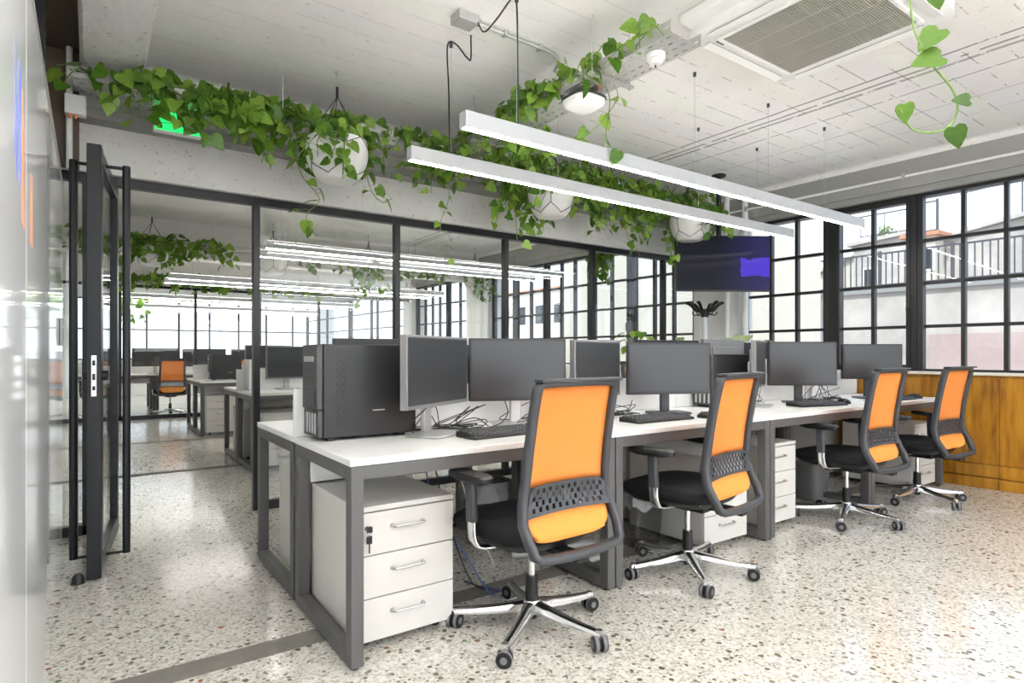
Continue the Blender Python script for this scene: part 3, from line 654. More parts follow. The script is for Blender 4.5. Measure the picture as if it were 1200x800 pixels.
# ------------------------------------------------------------------ office chair
def make_chair():
    t = thing('office_chair', '', 'chair')
    # gas lift and mechanism
    mb = MB(); mb.mi = 0; mb.cyl((0, 0, 0.045), (0, 0, 0.115), 0.021, n=16).cyl((0, 0, 0.115), (0, 0, 0.215), 0.027, 0.024, 16)
    mb.mi = 1; mb.cyl((0, 0, 0.215), (0, 0, 0.35), 0.0145, n=16)
    mb.build('gas_lift', ['black', 'chrome'], t)
    MB().box(-0.08, 0.08, -0.13, 0.10, 0.335, 0.378).cyl((-0.21, 0.03, 0.355), (0.10, 0.03, 0.355), 0.006).box(-0.03, 0.03, -0.30, -0.12, 0.345, 0.375).build('mechanism', 'black', t, bevel=0.006)
    # star base
    base = MB().lathe([(0.0, 0.068), (0.036, 0.068), (0.040, 0.10), (0.036, 0.122), (0.029, 0.125), (0.0, 0.125)], 20)
    for k in range(5):
        X = T(rz=2*math.pi*k/5); n = 9; vs = []
        for i in range(n):
            u = i/(n-1); x = 0.02 + 0.300*u; wd = 0.024-0.009*u; zt = 0.120-0.042*u - 0.006*math.sin(u*math.pi); hb = 0.040-0.020*u
            for yy, zz in ((-wd, zt-hb), (-wd, zt-0.010), (-wd*0.45, zt), (wd*0.45, zt), (wd, zt-0.010), (wd, zt-hb)): vs.append((x, yy, zz))
        fs = [(i*6+j, i*6+(j+1) % 6, (i+1)*6+(j+1) % 6, (i+1)*6+j) for i in range(n-1) for j in range(6)] + [(0, 1, 2, 3, 4, 5)[::-1], tuple((n-1)*6+j for j in range(6))]
        base.add(vs, fs, X)
        base.cyl((0.308, 0, 0.050), (0.308, 0, 0.080), 0.0135, n=14, X=X)
    bo = base.build('star_base', 'chrome', t, ang=50)
    random.seed(3)
    for k in range(5):
        a = 2*math.pi*k/5; c = MB(); ax = 0.5+k*1.9
        for sgn in (-1, 1):
            c.mi = 0; c.cyl((0.0, sgn*0.006, 0), (0.0, sgn*0.026, 0), 0.0285, n=20)
            c.mi = 1; c.cyl((0.0, sgn*0.009, 0), (0.0, sgn*0.022, 0), 0.0298, n=20).cyl((0, sgn*0.026, 0), (0, sgn*0.028, 0), 0.013, n=12)
        c.mi = 0; c.box(-0.018, 0.018, -0.005, 0.005, -0.010, 0.026).cyl((0.012, 0, 0.012), (0.012, 0, 0.040), 0.006)
        c.build('caster', ['black', 'tyre'], bo, loc=(0.312*math.cos(a), 0.312*math.sin(a), 0.0300), rot=(0, 0, ax))
    # seat
    MB().pillow(0.245, 0.245, [(0.62, 0.372, 0), (0.86, 0.378, 0), (0.96, 0.392, 0.02), (0.97, 0.405, 0.02)], p=4.6).build('seat_shell', 'black', t, loc=(0, 0.03, 0))
    MB().pillow(0.25, 0.25, [(0.95, 0.405, 0.0), (0.995, 0.415, 0.0), (1.0, 0.438, -0.006), (0.975, 0.458, -0.012), (0.90, 0.468, -0.016), (0.6, 0.464, -0.012), (0.25, 0.460, -0.01)], p=4.6).build('seat', 'seat_fabric', t, loc=(0, 0.035, 0), ang=60)
    # back: profile y(z)
    def yz(z):
        P = [(0.385, -0.285), (0.44, -0.262), (0.50, -0.228), (0.57, -0.205), (0.63, -0.207), (0.75, -0.222), (0.88, -0.245), (1.00, -0.272)]
        for (a, ya), (b, yb) in zip(P[:-1], P[1:]):
            if z <= b: u = (z-a)/(b-a); return ya+(yb-ya)*u
        return P[-1][1]
    def hw(z):
        P = [(0.385, 0.195), (0.44, 0.222), (0.50, 0.224), (0.57, 0.208), (0.66, 0.197), (1.0, 0.190)]
        for (a, ya), (b, yb) in zip(P[:-1], P[1:]):
            if z <= b: u = max(0, (z-a)/(b-a)); return ya+(yb-ya)*u
        return P[-1][1]
    pts = []
    side = [0.425, 0.45, 0.475, 0.50, 0.535, 0.57, 0.60, 0.64, 0.70, 0.76, 0.82, 0.88, 0.94, 0.975]
    for z in side: pts.append((hw(z), yz(z), z))
    pts += [(0.186, yz(0.992), 0.992), (0.172, yz(1.0), 1.0)] + [(x, yz(1.0)-0.004, 1.003) for x in (0.1, 0, -0.1)] + [(-0.172, yz(1.0), 1.0), (-0.186, yz(0.992), 0.992)]
    for z in reversed(side): pts.append((-hw(z), yz(z), z))
    pts += [(-0.212, yz(0.402), 0.402), (-0.19, yz(0.39), 0.388), (-0.10, yz(0.385)-0.008, 0.383), (0, yz(0.385)-0.012, 0.382), (0.10, yz(0.385)-0.008, 0.383), (0.19, yz(0.39), 0.388), (0.212, yz(0.402), 0.402)]
    MB().sweep(pts, 0.030, 0.040).build('back_frame', 'dark_plastic', t, ang=60)
    # head rail lip
    MB().sweep([(x, yz(1.0)-0.012, 1.012) for x in (-0.20, -0.1, 0, 0.1, 0.20)], 0.012, 0.050, (0, 1, 0), closed=False).build('top_lip', 'dark_plastic', t, bevel=0.004)
    def sheet(z0, z1, off, inset, nz=14, nx=12, bulge=0.0, belly=0.0):
        mb = MB(); vs = []
        for i in range(nz+1):
            z = z0+(z1-z0)*i/nz; h = hw(z)-inset; u = i/nz
            for j in range(nx+1):
                x = -1+2*j/nx; vs.append((x*h, yz(z)+off+bulge*(1-x*x) + belly*math.sin(math.pi*min(1, (1-u)*1.0)), z + (0.02*(1-x*x) if False else 0)))
        fs = [(i*(nx+1)+j, i*(nx+1)+j+1, (i+1)*(nx+1)+j+1, (i+1)*(nx+1)+j) for i in range(nz) for j in range(nx)]
        mb.add(vs, fs); return mb
    sheet(0.622, 0.995, 0.004, 0.010, bulge=0.022).build('mesh_back', 'orange', t, ang=80, solid=0.003)
    # lower upholstered part of the back, rounded at its foot
    mb = MB(); vs = []; nz = 12; nx = 14
    for i in range(nz+1):
        u = i/nz; z = 0.428+(0.528-0.428)*u; h = (hw(z)-0.022)*(1-0.13*(1-u)**3)
        for j in range(nx+1):
            x = -1+2*j/nx; zz = z + 0.018*(x**4)*(1-u)
            vs.append((x*h, yz(max(z, 0.52))+0.016+0.012*(1-x*x)-0.030*math.sin((1-u)*math.pi*0.5)**2, zz))
    mb.add(vs, [(i*(nx+1)+j, i*(nx+1)+j+1, (i+1)*(nx+1)+j+1, (i+1)*(nx+1)+j) for i in range(nz) for j in range(nx)])
    mb.build('lower_back_pad', 'orange_pad', t, ang=80, solid=0.016)
    mb = MB(); mb.tube([(vs[j][0], vs[j][1], vs[j][2]) for j in range(nx+1)], 0.009, 8); mb.build('pad_piping', 'orange_pad', t)
    # perforated lumbar band
    mb = MB(); cols, rows = 22, 4; z0, z1 = 0.522, 0.628
    def P_(a, b):
        z = z0+(z1-z0)*b; h = hw(z)-0.012
        zz = z + (-0.022*max(0, abs(2*a-1)-0.86)/0.14*b) + 0.006*(1-(2*a-1)**2)
        return ((2*a-1)*h, yz(z)-0.014+0.010*(1-(2*a-1)**2), zz)
    sub = []
    br = [0.0, 0.10] + [0.10+0.80*(r+1)/rows for r in range(rows)] + [1.0]
    ac = [0.0, 0.05] + [0.05+0.90*(c+1)/cols for c in range(cols)] + [1.0]
    for bi in range(len(br)-1):
        for ai in range(len(ac)-1):
            a0, a1, b0, b1 = ac[ai], ac[ai+1], br[bi], br[bi+1]
            inner = 1 <= bi <= rows and 1 <= ai <= cols
            q = [P_(a0, b0), P_(a1, b0), P_(a1, b1), P_(a0, b1)]
            if inner and (ai+bi) % 2 == 0:
                m_, n_ = 0.06*(a1-a0), 0.10*(b1-b0)
                r_ = [P_(a0+m_, b0+n_), P_(a1-m_, b0+n_), P_(a1-m_, b1-n_), P_(a0+m_, b1-n_)]
                mb.add(q+r_, [(0, 1, 5, 4), (1, 2, 6, 5), (2, 3, 7, 6), (3, 0, 4, 7)])
            else: mb.add(q, [(0, 1, 2, 3)])
    mb.build('lumbar_band', 'dark_plastic', t, smooth=False, solid=0.005)
    # armrests
    for s in (-1, 1):
        a = MB().sweep([(s*0.272, 0.03, 0.63), (s*0.272, 0.025, 0.47)], 0.030, 0.052, (0, 1, 0), closed=False).build('arm_post', 'dark_plastic', t, bevel=0.004)
        MB().pillow(0.042, 0.125, [(0.7, 0.622, 0), (1, 0.632, 0), (1, 0.648, 0), (0.9, 0.655, 0)], n=28, p=3.2).build('arm_pad', 'black', a, loc=(s*0.27, 0.04, 0))
        MB().sweep(smoothline([(s*0.272, 0.025, 0.48), (s*0.272, 0.022, 0.42), (s*0.262, 0.018, 0.388), (s*0.235, 0.012, 0.372), (s*0.08, 0.0, 0.362)], 4), 0.013, 0.050, (0, 1, 0), closed=False).build('arm_bracket', 'chrome', a, ang=60)
    return t
chair = make_chair(); cu = [False]
def chair_at(x, y, rz, base_rot, label, group='orange mesh office chairs', dz=0):
    o = place(chair, cu, (x, y, dz), rz, label, group)
    for c in o.children:
        if c.name.startswith('star_base'): c.rotation_euler = (0, 0, base_rot-rz)
    return o
chair_at(1.455, 1.925, R(2), R(71), 'orange-backed office chair nearest the viewer, in front of the first desk')
chair_at(2.47, 1.96, R(9), R(18), 'second orange-backed office chair from the left, at the second desk')
chair_at(4.13, 1.975, R(-1), R(56), 'third orange-backed office chair from the left, at the third desk')
chair_at(5.12, 1.93, R(-4), R(32), 'orange-backed office chair closest to the wooden window wall')
fc = ['black-seated office chair across the first pair of desks, by the partition', 'office chair across the second pair of desks, back to the partition',
      'office chair across the third pair of desks, back to the partition', 'office chair across the last pair of desks, near the coat stand']
for i, (x, r) in enumerate(((1.72, 176), (2.95, 185), (4.15, 178), (4.88, 182))): chair_at(x, 3.60, R(r), R(20+30*i), fc[i], 'chairs on the far side of the desks')

# ------------------------------------------------------------------ monitors
def monitor(pl, pr, top, bot, ds, label, frame='bezel', neck='silver', base=None, back=False, logo=False, tower_h=None, z0=0.741, toward=None):
    # pl, pr: plan positions of the screen's left and right edge as seen by its user
    pl = Vector((*pl, 0)); pr = Vector((*pr, 0)); c = (pl+pr)/2; w_ = (pr-pl).length
    ang = math.atan2(pr.y-pl.y, pr.x-pl.x)         # local +x runs left->right; the screen looks along local -y
    t = thing('monitor', label, 'monitor', (c.x, c.y, z0), ang)
    h0, h1 = bot-z0, top-z0; b = 0.012; frame = 'monitor_grey' if frame == 'silver' else frame
    MB().box(-w_/2, w_/2, -0.004, 0.030, h0, h1).box(-w_*0.32, w_*0.32, 0.030, 0.052, h0+0.06, h1-0.06).build('housing', frame, t, bevel=0.004)
    MB().box(-w_/2+b, w_/2-b, -0.0065, -0.0035, h0+b+0.006, h1-b).build('screen', 'screen', t, smooth=False)
    MB().box(-w_/2+0.001, w_/2-0.001, -0.006, -0.003, h0+0.002, h0+0.014).cyl((0, -0.0062, h0+0.009), (0, -0.007, h0+0.009), 0.006).build('chin', 'silver' if frame == 'silver' else frame, t)
    MB().box(-0.030, 0.030, 0.055, 0.080, 0.008, h0+0.16).cyl((0, 0.05, h0+0.15), (0, 0.08, h0+0.15), 0.03).build('neck', neck, t, bevel=0.006)
    MB().pillow(0.125, 0.095, [(0.97, 0.0, 0), (1, 0.003, 0), (1, 0.008, 0), (0.96, 0.011, 0)], p=7).build('foot_plate', neck, t, loc=(0, 0.02, 0))
    if logo: MB().lathe([(0.014, 0), (0.018, 0), (0.018, 0.002), (0.014, 0.002), (0.014, 0)], 20, X=T(0, 0.0535, (h0+h1)/2+0.02, rx=R(-90))).build('logo_ring', 'silver', t)
    return t
monitor((1.057, 2.255), (1.515, 2.535), 1.187, 0.872, 0, 'silver-edged monitor nearest the viewer, turned to the right beside the tower', frame='silver')
monitor((1.553, 2.575), (2.025, 2.385), 1.186, 0.868, 0, 'dark monitor just behind the nearest chair, right half of the first pair')
monitor((2.085, 2.385), (2.60, 2.565), 1.182, 0.862, 0, 'monitor left of the pair between the first and second chairs', frame='silver')
monitor((2.65, 2.545), (3.16, 2.335), 1.175, 0.86, 0, 'black monitor directly behind the second chair', neck='dark_plastic')
monitor((3.64, 2.33), (4.02, 2.50), 1.20, 0.875, 0, 'narrowly seen monitor right of the second tower, silver back stand', frame='silver')
monitor((4.16, 2.555), (4.60, 2.27), 1.20, 0.87, 0, 'dark blue-grey monitor above the keyboard left of the third chair', neck='dark_plastic')
monitor((4.64, 2.50), (5.07, 2.585), 1.19, 0.88, 0, 'pale edge-on monitor between the two rightmost dark screens', frame='silver')
monitor((5.10, 2.47), (5.52, 2.19), 1.19, 0.90, 0, 'rightmost dark monitor, beside the wooden wall', neck='dark_plastic')
fm = [((1.55, 2.98), (1.02, 3.06), 1.188, 'bezel', 'black monitor seen from behind above the first tower'),
      ((2.15, 3.02), (1.62, 2.98), 1.16, 'bezel', 'monitor facing away behind the first pair of screens'),
      ((3.05, 3.02), (2.70, 3.12), 1.205, 'silver', 'silver-backed monitor peeking out between the middle screens'),
      ((3.86, 2.98), (3.26, 3.06), 1.212, 'bezel', 'dark-backed monitor topmost behind the second chair'),
      ((4.46, 2.99), (3.93, 2.99), 1.225, 'silver', 'silver-backed monitor with a small round logo, right of the second chair'),
      ((5.05, 2.99), (4.52, 3.04), 1.205, 'bezel', 'monitor facing away behind the rightmost screens, left of two'),
      ((5.62, 3.04), (5.10, 2.98), 1.20, 'silver', 'monitor facing away behind the rightmost screens, right of two')]
for i, (a, b, tp, fr, lab) in enumerate(fm): monitor(a, b, tp, tp-0.32, 0, lab, frame=fr, logo=(i == 4))

# PC towers
def tower(x, y, l, w_, h, label, rz=0.0, z0=0.741):
    t = thing('computer_tower', label, 'computer', (x, y, z0), rz)
    MB().box(0.03, l, 0, w_, 0.012, h).build('case', 'tower', t, bevel=0.004)
    MB().box(0.0, 0.03, 0.004, w_-0.004, 0.13, h-0.002).box(0.006, 0.03, 0.004, w_-0.004, 0.014, 0.13).build('front_panel', 'tower_front', t, bevel=0.006)
    MB().box(-0.003, 0.002, w_*0.18, w_*0.82, h-0.075, h-0.052).build('disc_drive', 'silver', t, bevel=0.002)
    mb = MB()
    for i in range(3): mb.box(-0.0015, 0.002, w_*0.12, w_*0.88, h-0.105-0.045*i, h-0.102-0.045*i)
    mb.box(-0.002, 0.002, 0.02, 0.03, h-0.25, h-0.20); mb.build('panel_groove', 'black', t)
    mb = MB()
    for i in range(4): mb.box(0.002, 0.008, 0.03+0.035*i, 0.042+0.035*i, 0.03, 0.115)
    mb.build('front_port', 'silver', t, bevel=0.002)
    mb = MB(); S = h/0.407
    for i in range(4):
        for j in range(20):
            if (i+j) % 2 == 0: mb.box(0.085+0.0115*i, 0.0935+0.0115*i, -0.0012, 0.0005, (0.06+0.0145*j)*S, (0.069+0.0145*j)*S)
    mb.build('side_vent', 'dark_slot', t)
    MB().box(0.245, 0.30, -0.0012, 0.0, 0.118*S, 0.123*S).build('badge', 'silver', t)
    MB().box(0.05, 0.08, 0.01, w_-0.01, 0, 0.013).box(l-0.08, l-0.05, 0.01, w_-0.01, 0, 0.013).build('foot', 'black', t)
    return t
tower(0.762, 2.482, 0.452, 0.205, 0.407, 'large black computer tower on the left end of the nearest desk')
tower(3.44, 2.52, 0.40, 0.17, 0.365, 'black computer tower on the desk between the second chair and third screens')
tower(1.30, 2.78, 0.42, 0.18, 0.36, 'black computer tower on the far-side desk behind the first monitor')

# keyboards and mice
def make_keyboard():
    t = thing('keyboard', '', 'keyboard')
    mb = MB(); vs = [(x, y, z) for x in (-0.222, 0.222) for y, z in ((-0.072, 0), (0.072, 0), (0.072, 0.026), (-0.066, 0.014), (-0.075, 0.006))]
    k = 5; mb.add(vs, [tuple(range(k)), tuple(range(2*k-1, k-1, -1))] + [(i, k+i, k+(i+1) % k, (i+1) % k) for i in range(k)])
    mb.build('case', 'black', t, bevel=0.003)
    mb = MB()
    for r in range(6):
        y = -0.052+0.0205*r; z = 0.014+0.012*(y+0.066)/0.138+0.0005
        x = -0.212
        while x < 0.205:
            wk = 0.0165; wd = 0.115 if (r == 0 and -0.13 < x < -0.10) else wk
            if abs(x-0.085) > 0.006 and abs(x-0.145) > 0.006: mb.add([(x, y-0.008, z), (x+wd, y-0.008, z), (x+wd, y+0.008, z+0.001), (x, y+0.008, z+0.001), (x+0.002, y-0.006, z+0.007), (x+wd-0.002, y-0.006, z+0.007), (x+wd-0.002, y+0.006, z+0.008), (x+0.002, y+0.006, z+0.008)],
                    [(0, 1, 5, 4), (1, 2, 6, 5), (2, 3, 7, 6), (3, 0, 4, 7), (4, 5, 6, 7)])
            x += wd+0.0025
    mb.build('keycaps', 'grey_keys', t, smooth=False)
    return t
kb = make_keyboard(); ku = [False]
place(kb, ku, (1.545, 2.245, 0.7405), R(4), 'black keyboard on the nearest desk, half behind the nearest chair', 'keyboards')
place(kb, ku, (2.56, 2.235, 0.7405), R(-1), 'black keyboard on the second desk, left of the second chair', 'keyboards')
place(kb, ku, (4.22, 2.22, 0.7405), R(-12), 'keyboard in front of the blue-grey monitor, third desk', 'keyboards')
place(kb, ku, (5.25, 2.15, 0.7405), R(-4), 'keyboard on the last desk, left of the last chair', 'keyboards')
def make_mouse():
    t = thing('computer_mouse', '', 'mouse')
    MB().pillow(0.032, 0.058, [(0.95, 0.0, 0), (1.0, 0.008, 0), (0.98, 0.018, -0.006), (0.85, 0.028, -0.008), (0.55, 0.035, -0.008), (0.2, 0.038, -0.008)], n=24, p=2.3).build('shell', 'black', t, ang=70)
    MB().cyl((-0.004, 0.028, 0.028), (0.004, 0.028, 0.028), 0.009).build('scroll_wheel', 'tyre', t)
    return t
ms = make_mouse(); mu = [False]
place(ms, mu, (4.56, 2.20, 0.7405), R(-20), 'black mouse right of the keyboard on the third desk', 'computer mice')
place(ms, mu, (5.60, 2.13, 0.7405), R(10), 'black mouse near the end of the last desk', 'computer mice')
place(ms, mu, (2.88, 2.15, 0.7405), R(10), 'black mouse on the second desk behind the second chair', 'computer mice')

# cables on the desks
def cable(pts, label, mat='cable', r=0.0028, k=7, group=None):
    return tag(MB().tube(smoothline(pts, k), r, 6).build('cable', mat), label, 'cable', group)
Zd = 0.745
def tangle(x, y, n, spread, label, seed, zmax=0.12):
    random.seed(seed); mb = MB()
    for i in range(n):
        p = [(x+random.uniform(-spread, spread), y+random.uniform(-0.07, 0.07), Zd)]
        for j in range(6): p.append((x+random.uniform(-spread, spread), y+random.uniform(-0.09, 0.07), Zd+random.choice([0, 0, 0.004, 0.03, zmax])*random.random()))
        mb.tube([(a, b, max(c, Zd)) for a, b, c in smoothline(p, 8)], 0.0026, 5)
    return tag(mb.build('cable_bundle', 'cable'), label, 'cables', 'cable tangles on the desks')
tangle(1.42, 2.53, 4, 0.22, 'black cable tangle behind the nearest monitor stand', 1)
tangle(1.95, 2.60, 2, 0.2, 'loose cables behind the first two screens, left of the nearest chair back', 2)
tangle(2.55, 2.58, 5, 0.2, 'tangled black cables between the first and second chairs', 3)
tangle(3.95, 2.60, 8, 0.17, 'messy cables around the silver monitor stand beyond the second chair', 4, 0.2)
tangle(4.85, 2.50, 8, 0.22, 'knot of cables between the third chair and the pale screen', 5, 0.2)
cable([(1.20, 2.35, 0.87), (1.15, 2.40, 0.80), (1.20, 2.46, 0.747), (1.35, 2.50, 0.748), (1.5, 2.45, 0.80), (1.62, 2.50, 0.748)], 'curved black cable dropping beside the nearest monitor stand')
cable([(1.72, 2.50, 0.87), (1.72, 2.48, 0.80), (1.62, 2.46, 0.75), (1.4, 2.52, 0.748), (1.25, 2.55, 0.748)], 'black cable hanging from the second screen to the desk')

# cables and things under the desks
cable([(1.30, 2.60, 0.70), (1.34, 2.55, 0.40), (1.45, 2.42, 0.15), (1.50, 2.30, 0.008), (1.58, 2.24, 0.006), (1.52, 2.38, 0.006)], 'blue network cable curling on the floor by the first pedestal', 'cable_blue', 0.003)
cable([(1.33, 2.58, 0.70), (1.38, 2.50, 0.35), (1.44, 2.38, 0.06), (1.52, 2.36, 0.006), (1.48, 2.50, 0.006)], 'black power cable falling beside the first pedestal', 'cable', 0.0035)
cable([(1.50, 2.62, 0.70), (1.53, 2.60, 0.45), (1.62, 2.58, 0.2), (1.72, 2.60, 0.006)], 'thin grey cable hanging under the nearest desk', 'cable_white', 0.003)
cable([(2.22, 2.60, 0.68), (2.25, 2.52, 0.5), (2.33, 2.50, 0.42), (2.36, 2.55, 0.55), (2.30, 2.6, 0.68)], 'black cable loop hanging under the left end of the second desk')
cable([(3.92, 2.60, 0.68), (3.9, 2.52, 0.5), (4.0, 2.50, 0.44), (4.1, 2.52, 0.52), (4.02, 2.58, 0.62), (3.95, 2.5, 0.5), (4.12, 2.5, 0.46), (4.2, 2.6, 0.68)], 'coiled black cable hanging under the third desk', 'cable', 0.005)
hs = thing('corrugated_hose', 'grey flexible conduit loops on floor behind the first inner desk leg', 'conduit', (2.16, 2.44, 0))
for i in range(3):
    MB().tube(smoothline([(-0.30+0.02*i, 0.20, 0.02), (-0.10, 0.11+0.035*i, 0.022), (0.06, 0.05+0.045*i, 0.05), (0.13, -0.02+0.05*i, 0.045), (0.10, -0.08+0.045*i, 0.02), (-0.02, -0.10+0.05*i, 0.018)], 8), 0.016, 10).build('hose_loop', 'hose', hs)

# waste bins
def bin_(x, y, r, h, label, mat, liner):
    t = thing('waste_bin', label, 'bin', (x, y, 0))
    MB().pillow(r, r*0.8, [(0.80, 0.0, 0), (0.82, 0.004, 0), (0.92, h*0.5, 0), (1.0, h, 0), (0.97, h, 0), (0.79, 0.008, 0)], n=32, p=4).build('bin_body', mat, t)
    if liner:
        random.seed(int(x*10)); n = 40; vs = []; prof = [(0.90, h-0.10), (0.985, h-0.03), (1.0, h+0.008), (1.035, h+0.004), (1.04, h-0.04), (1.05, h-0.09)]
        for i, (sc, z) in enumerate(prof):
            for j in range(n):
                a = 2*math.pi*j/n; ca, sa = math.cos(a), math.sin(a); q = (abs(ca)**4+abs(sa)**4)**-.25
                jt = random.uniform(-0.012, 0.014)*(1 if i > 3 else 0.3)
                vs.append(((r*sc+jt)*q*ca, (r*sc*0.8+jt)*q*sa, z+(random.uniform(-0.03, 0.01) if i == 5 else 0)))
        MB().add(vs, [(i*n+j, i*n+(j+1) % n, (i+1)*n+(j+1) % n, (i+1)*n+j) for i in range(5) for j in range(n)]).build('bin_liner', liner, t, ang=70)
    return t
bin_(2.625, 2.43, 0.135, 0.33, 'clear plastic waste bin with crumpled liner behind the second chair', 'bin', 'liner')
bin_(1.90, 2.95, 0.14, 0.36, 'translucent waste bin under the desks, behind the nearest chair armrest', 'bin', 'liner')
bin_(4.52, 2.42, 0.13, 0.28, 'dark grey waste bin behind the third chair base', 'bin_dark', None)
# ------------------------------------------------------------------ pendant lights
def pendant(x0, x1, y, z, label, wires, group='linear pendant lights', cz=CZ, up='fill_up'):
    t = thing('pendant_light', label, 'lamp', (x0, y, z), 0, group); L = x1-x0
    MB().box(0, L, -0.030, 0.030, 0.006, 0.082).build('lamp_housing', 'lamp_body', t, bevel=0.002)
    MB().box(0.006, L-0.006, -0.014, 0.014, 0.003, 0.0062).build('diffuser', 'led', t, smooth=False)
    MB().box(0.02, L-0.02, -0.020, 0.020, 0.0822, 0.084).build('uplight_fill_strip', up, t, smooth=False)  # glowing strip added on top to lift the ceiling brightness
    for wx in wires:
        w_ = MB().cyl((wx-x0, 0, 0.082), (wx-x0, 0, cz-z-0.02), 0.0013, n=5).build('suspension_wire', 'galv', t)
        MB().cyl((wx-x0, 0, cz-z-0.025), (wx-x0, 0, cz-z), 0.010).cyl((wx-x0, 0, 0.08), (wx-x0, 0, 0.10), 0.006).build('wire_fixing', 'dark_plastic', w_)
    return t
pa = pendant(1.435, 5.28, 3.02, 2.17, 'long linear pendant light nearer the glass partition, lower in the picture', (1.70, 3.14+0.8, 4.74, 2.5))
pb = pendant(1.435, 5.36, 2.44, 2.17, 'long linear pendant light nearer the windows, upper of the two', (1.75, 3.146, 3.969, 4.748))
pendant(0.9, 5.3, -1.0, 2.17, 'added fill pendant behind the viewer, nearer to the desks', (1.2, 3.1, 5.0), up='fill_up_strong')  # this pendant and the ones just below are unseen, added as fill
pendant(0.9, 5.3, -2.0, 2.17, 'added fill pendant behind the viewer, nearer to the back wall', (1.2, 3.1, 5.0), up='fill_up_strong')
pendant(0.0, 1.0, 1.40, 2.17, 'added short fill pendant, unseen overhead left, closest to the marker board', (0.2, 0.8), up='fill_up_strong')
pendant(0.1, 1.5, 0.45, 2.17, 'added short fill pendant above the viewer, nearer the desks', (0.3, 1.3), up='fill_up_strong')
pendant(0.1, 1.5, -0.30, 2.17, 'added short fill pendant above the viewer, farther from the desks', (0.3, 1.3), up='fill_up_strong')
jx = thing('ceiling_junction_box', 'grey junction box on the ceiling with cables for the pendant lights', 'junction box', (1.62, 2.73, CZ-0.05))
MB().box(-0.06, 0.06, -0.05, 0.05, 0, 0.049).build('cover', 'galv', jx, bevel=0.004)
MB().cyl((0.06, 0.0, 0.03), (0.085, 0, 0.03), 0.012).build('cable_gland', 'dark_plastic', jx)
cable([(1.76, 2.44, 2.252), (1.755, 2.44, 2.6), (1.75, 2.44, 2.86), (1.73, 2.45, 2.893), (1.68, 2.52, 2.80), (1.67, 2.62, 2.78), (1.675, 2.70, 2.88)], 'black power cord looping up from the upper pendant light', 'cable', 0.0045)
cable([(1.69, 3.02, 2.252), (1.68, 3.01, 2.6), (1.665, 3.0, 2.86), (1.70, 2.97, 2.875), (1.76, 2.94, 2.80), (1.76, 2.90, 2.78), (1.70, 2.80, 2.85)], 'black power cord looping up from the lower pendant light', 'cable', 0.0045)
cp = thing('ceiling_conduit', 'thin grey conduit pipe clipped to ceiling beside the junction box', 'conduit', (1.7, 2.735, CZ-0.016))
MB().tube(smoothline([(0, 0, 0), (0.25, 0.005, 0), (0.5, 0.01, 0), (0.62, 0.06, 0), (0.66, 0.15, -0.02)], 5), 0.011, 8).build('pipe', 'galv', cp)
MB().box(0.17, 0.19, -0.018, 0.018, -0.014, 0.015).build('clip', 'galv', cp); MB().box(0.42, 0.44, -0.008, 0.028, -0.014, 0.015).build('clip', 'galv', cp)
# conduit on the window girder
wc = thing('wall_conduit', 'white conduit pipe running along the concrete beam above the windows', 'conduit', wpos(0, -0.05, 2.70)); wc.rotation_euler = (0, 0, WA)
MB().cyl((-0.016, -3.1, 0), (-0.016, 4.3, 0), 0.012, n=10).build('pipe', 'ac_white', wc)
for s in (-1.6, 0.4, 2.36, 3.9): MB().box(-0.034, 0, s-0.014, s+0.014, -0.022, 0.03).build('clip', 'galv', wc)

# cable trays
def perf(mb, o, du, dv, L, Wd, nu, nv, su, sv, th=0.0015):
    # perforated sheet: origin o, unit directions du (length) dv (width)
    o, du, dv = Vector(o), Vector(du), Vector(dv); nn = du.cross(dv)*th
    def pt(a, b): return o+du*a+dv*b
    cl, cw = L/nu, Wd/nv
    for i in range(nu):
        for j in range(nv):
            a0, a1, b0, b1 = i*cl, (i+1)*cl, j*cw, (j+1)*cw
            ma, mw = (cl-su)/2, (cw-sv)/2
            off = cl*0.18 if j % 2 else -cl*0.18
            q = [pt(a0, b0), pt(a1, b0), pt(a1, b1), pt(a0, b1)]
            r_ = [pt(a0+ma+off, b0+mw), pt(a1-ma+off, b0+mw), pt(a1-ma+off, b1-mw), pt(a0+ma+off, b1-mw)]
            mb.add(q+r_, [(0, 1, 5, 4), (1, 2, 6, 5), (2, 3, 7, 6), (3, 0, 4, 7)])
    return mb
def tray(label, x0, y0, z, L, Wd, along, hh=0.06, hangers=(), cz=CZ):
    t = thing('cable_tray', label, 'cable tray', (x0, y0, z), 0 if along == 'x' else math.pi/2)
    # local: length +x, width +y (along 'y': width runs to -X)
    perf(MB(), (0, 0, 0), (1, 0, 0), (0, 1, 0), L, Wd, max(2, int(L/0.055)), 4, 0.028, 0.009).build('perforated_base', 'galv', t, smooth=False, solid=0.0015)
    for yy in (0, Wd):
        mb = perf(MB(), (0, yy, 0), (1, 0, 0), (0, 0, 1), L, hh, max(2, int(L/0.09)), 1, 0.03, 0.009)
        mb.build('side_rail', 'galv', t, smooth=False, solid=0.0015)
    for hx in hangers:
        mb = MB().box(hx-0.014, hx+0.014, -0.05, Wd+0.05, -0.016, -0.002)
        mb.cyl((hx, -0.03, -0.03), (hx, -0.03, cz-z), 0.004).cyl((hx, Wd+0.03, -0.03), (hx, Wd+0.03, cz-z), 0.004)
        mb.build('hanger', 'galv', t)
    return t
tray('perforated steel cable tray along the wall beam, full of pothos', -0.08, 3.98, 2.60, 5.55, 0.22, 'x', hangers=(0.30, 1.08, 2.33, 3.6, 4.9))
tray('perforated steel cable tray crossing the ceiling towards the air conditioner', 2.42, 1.84, 2.60, 2.10, 0.22, 'y', hangers=(0.50, 1.7))
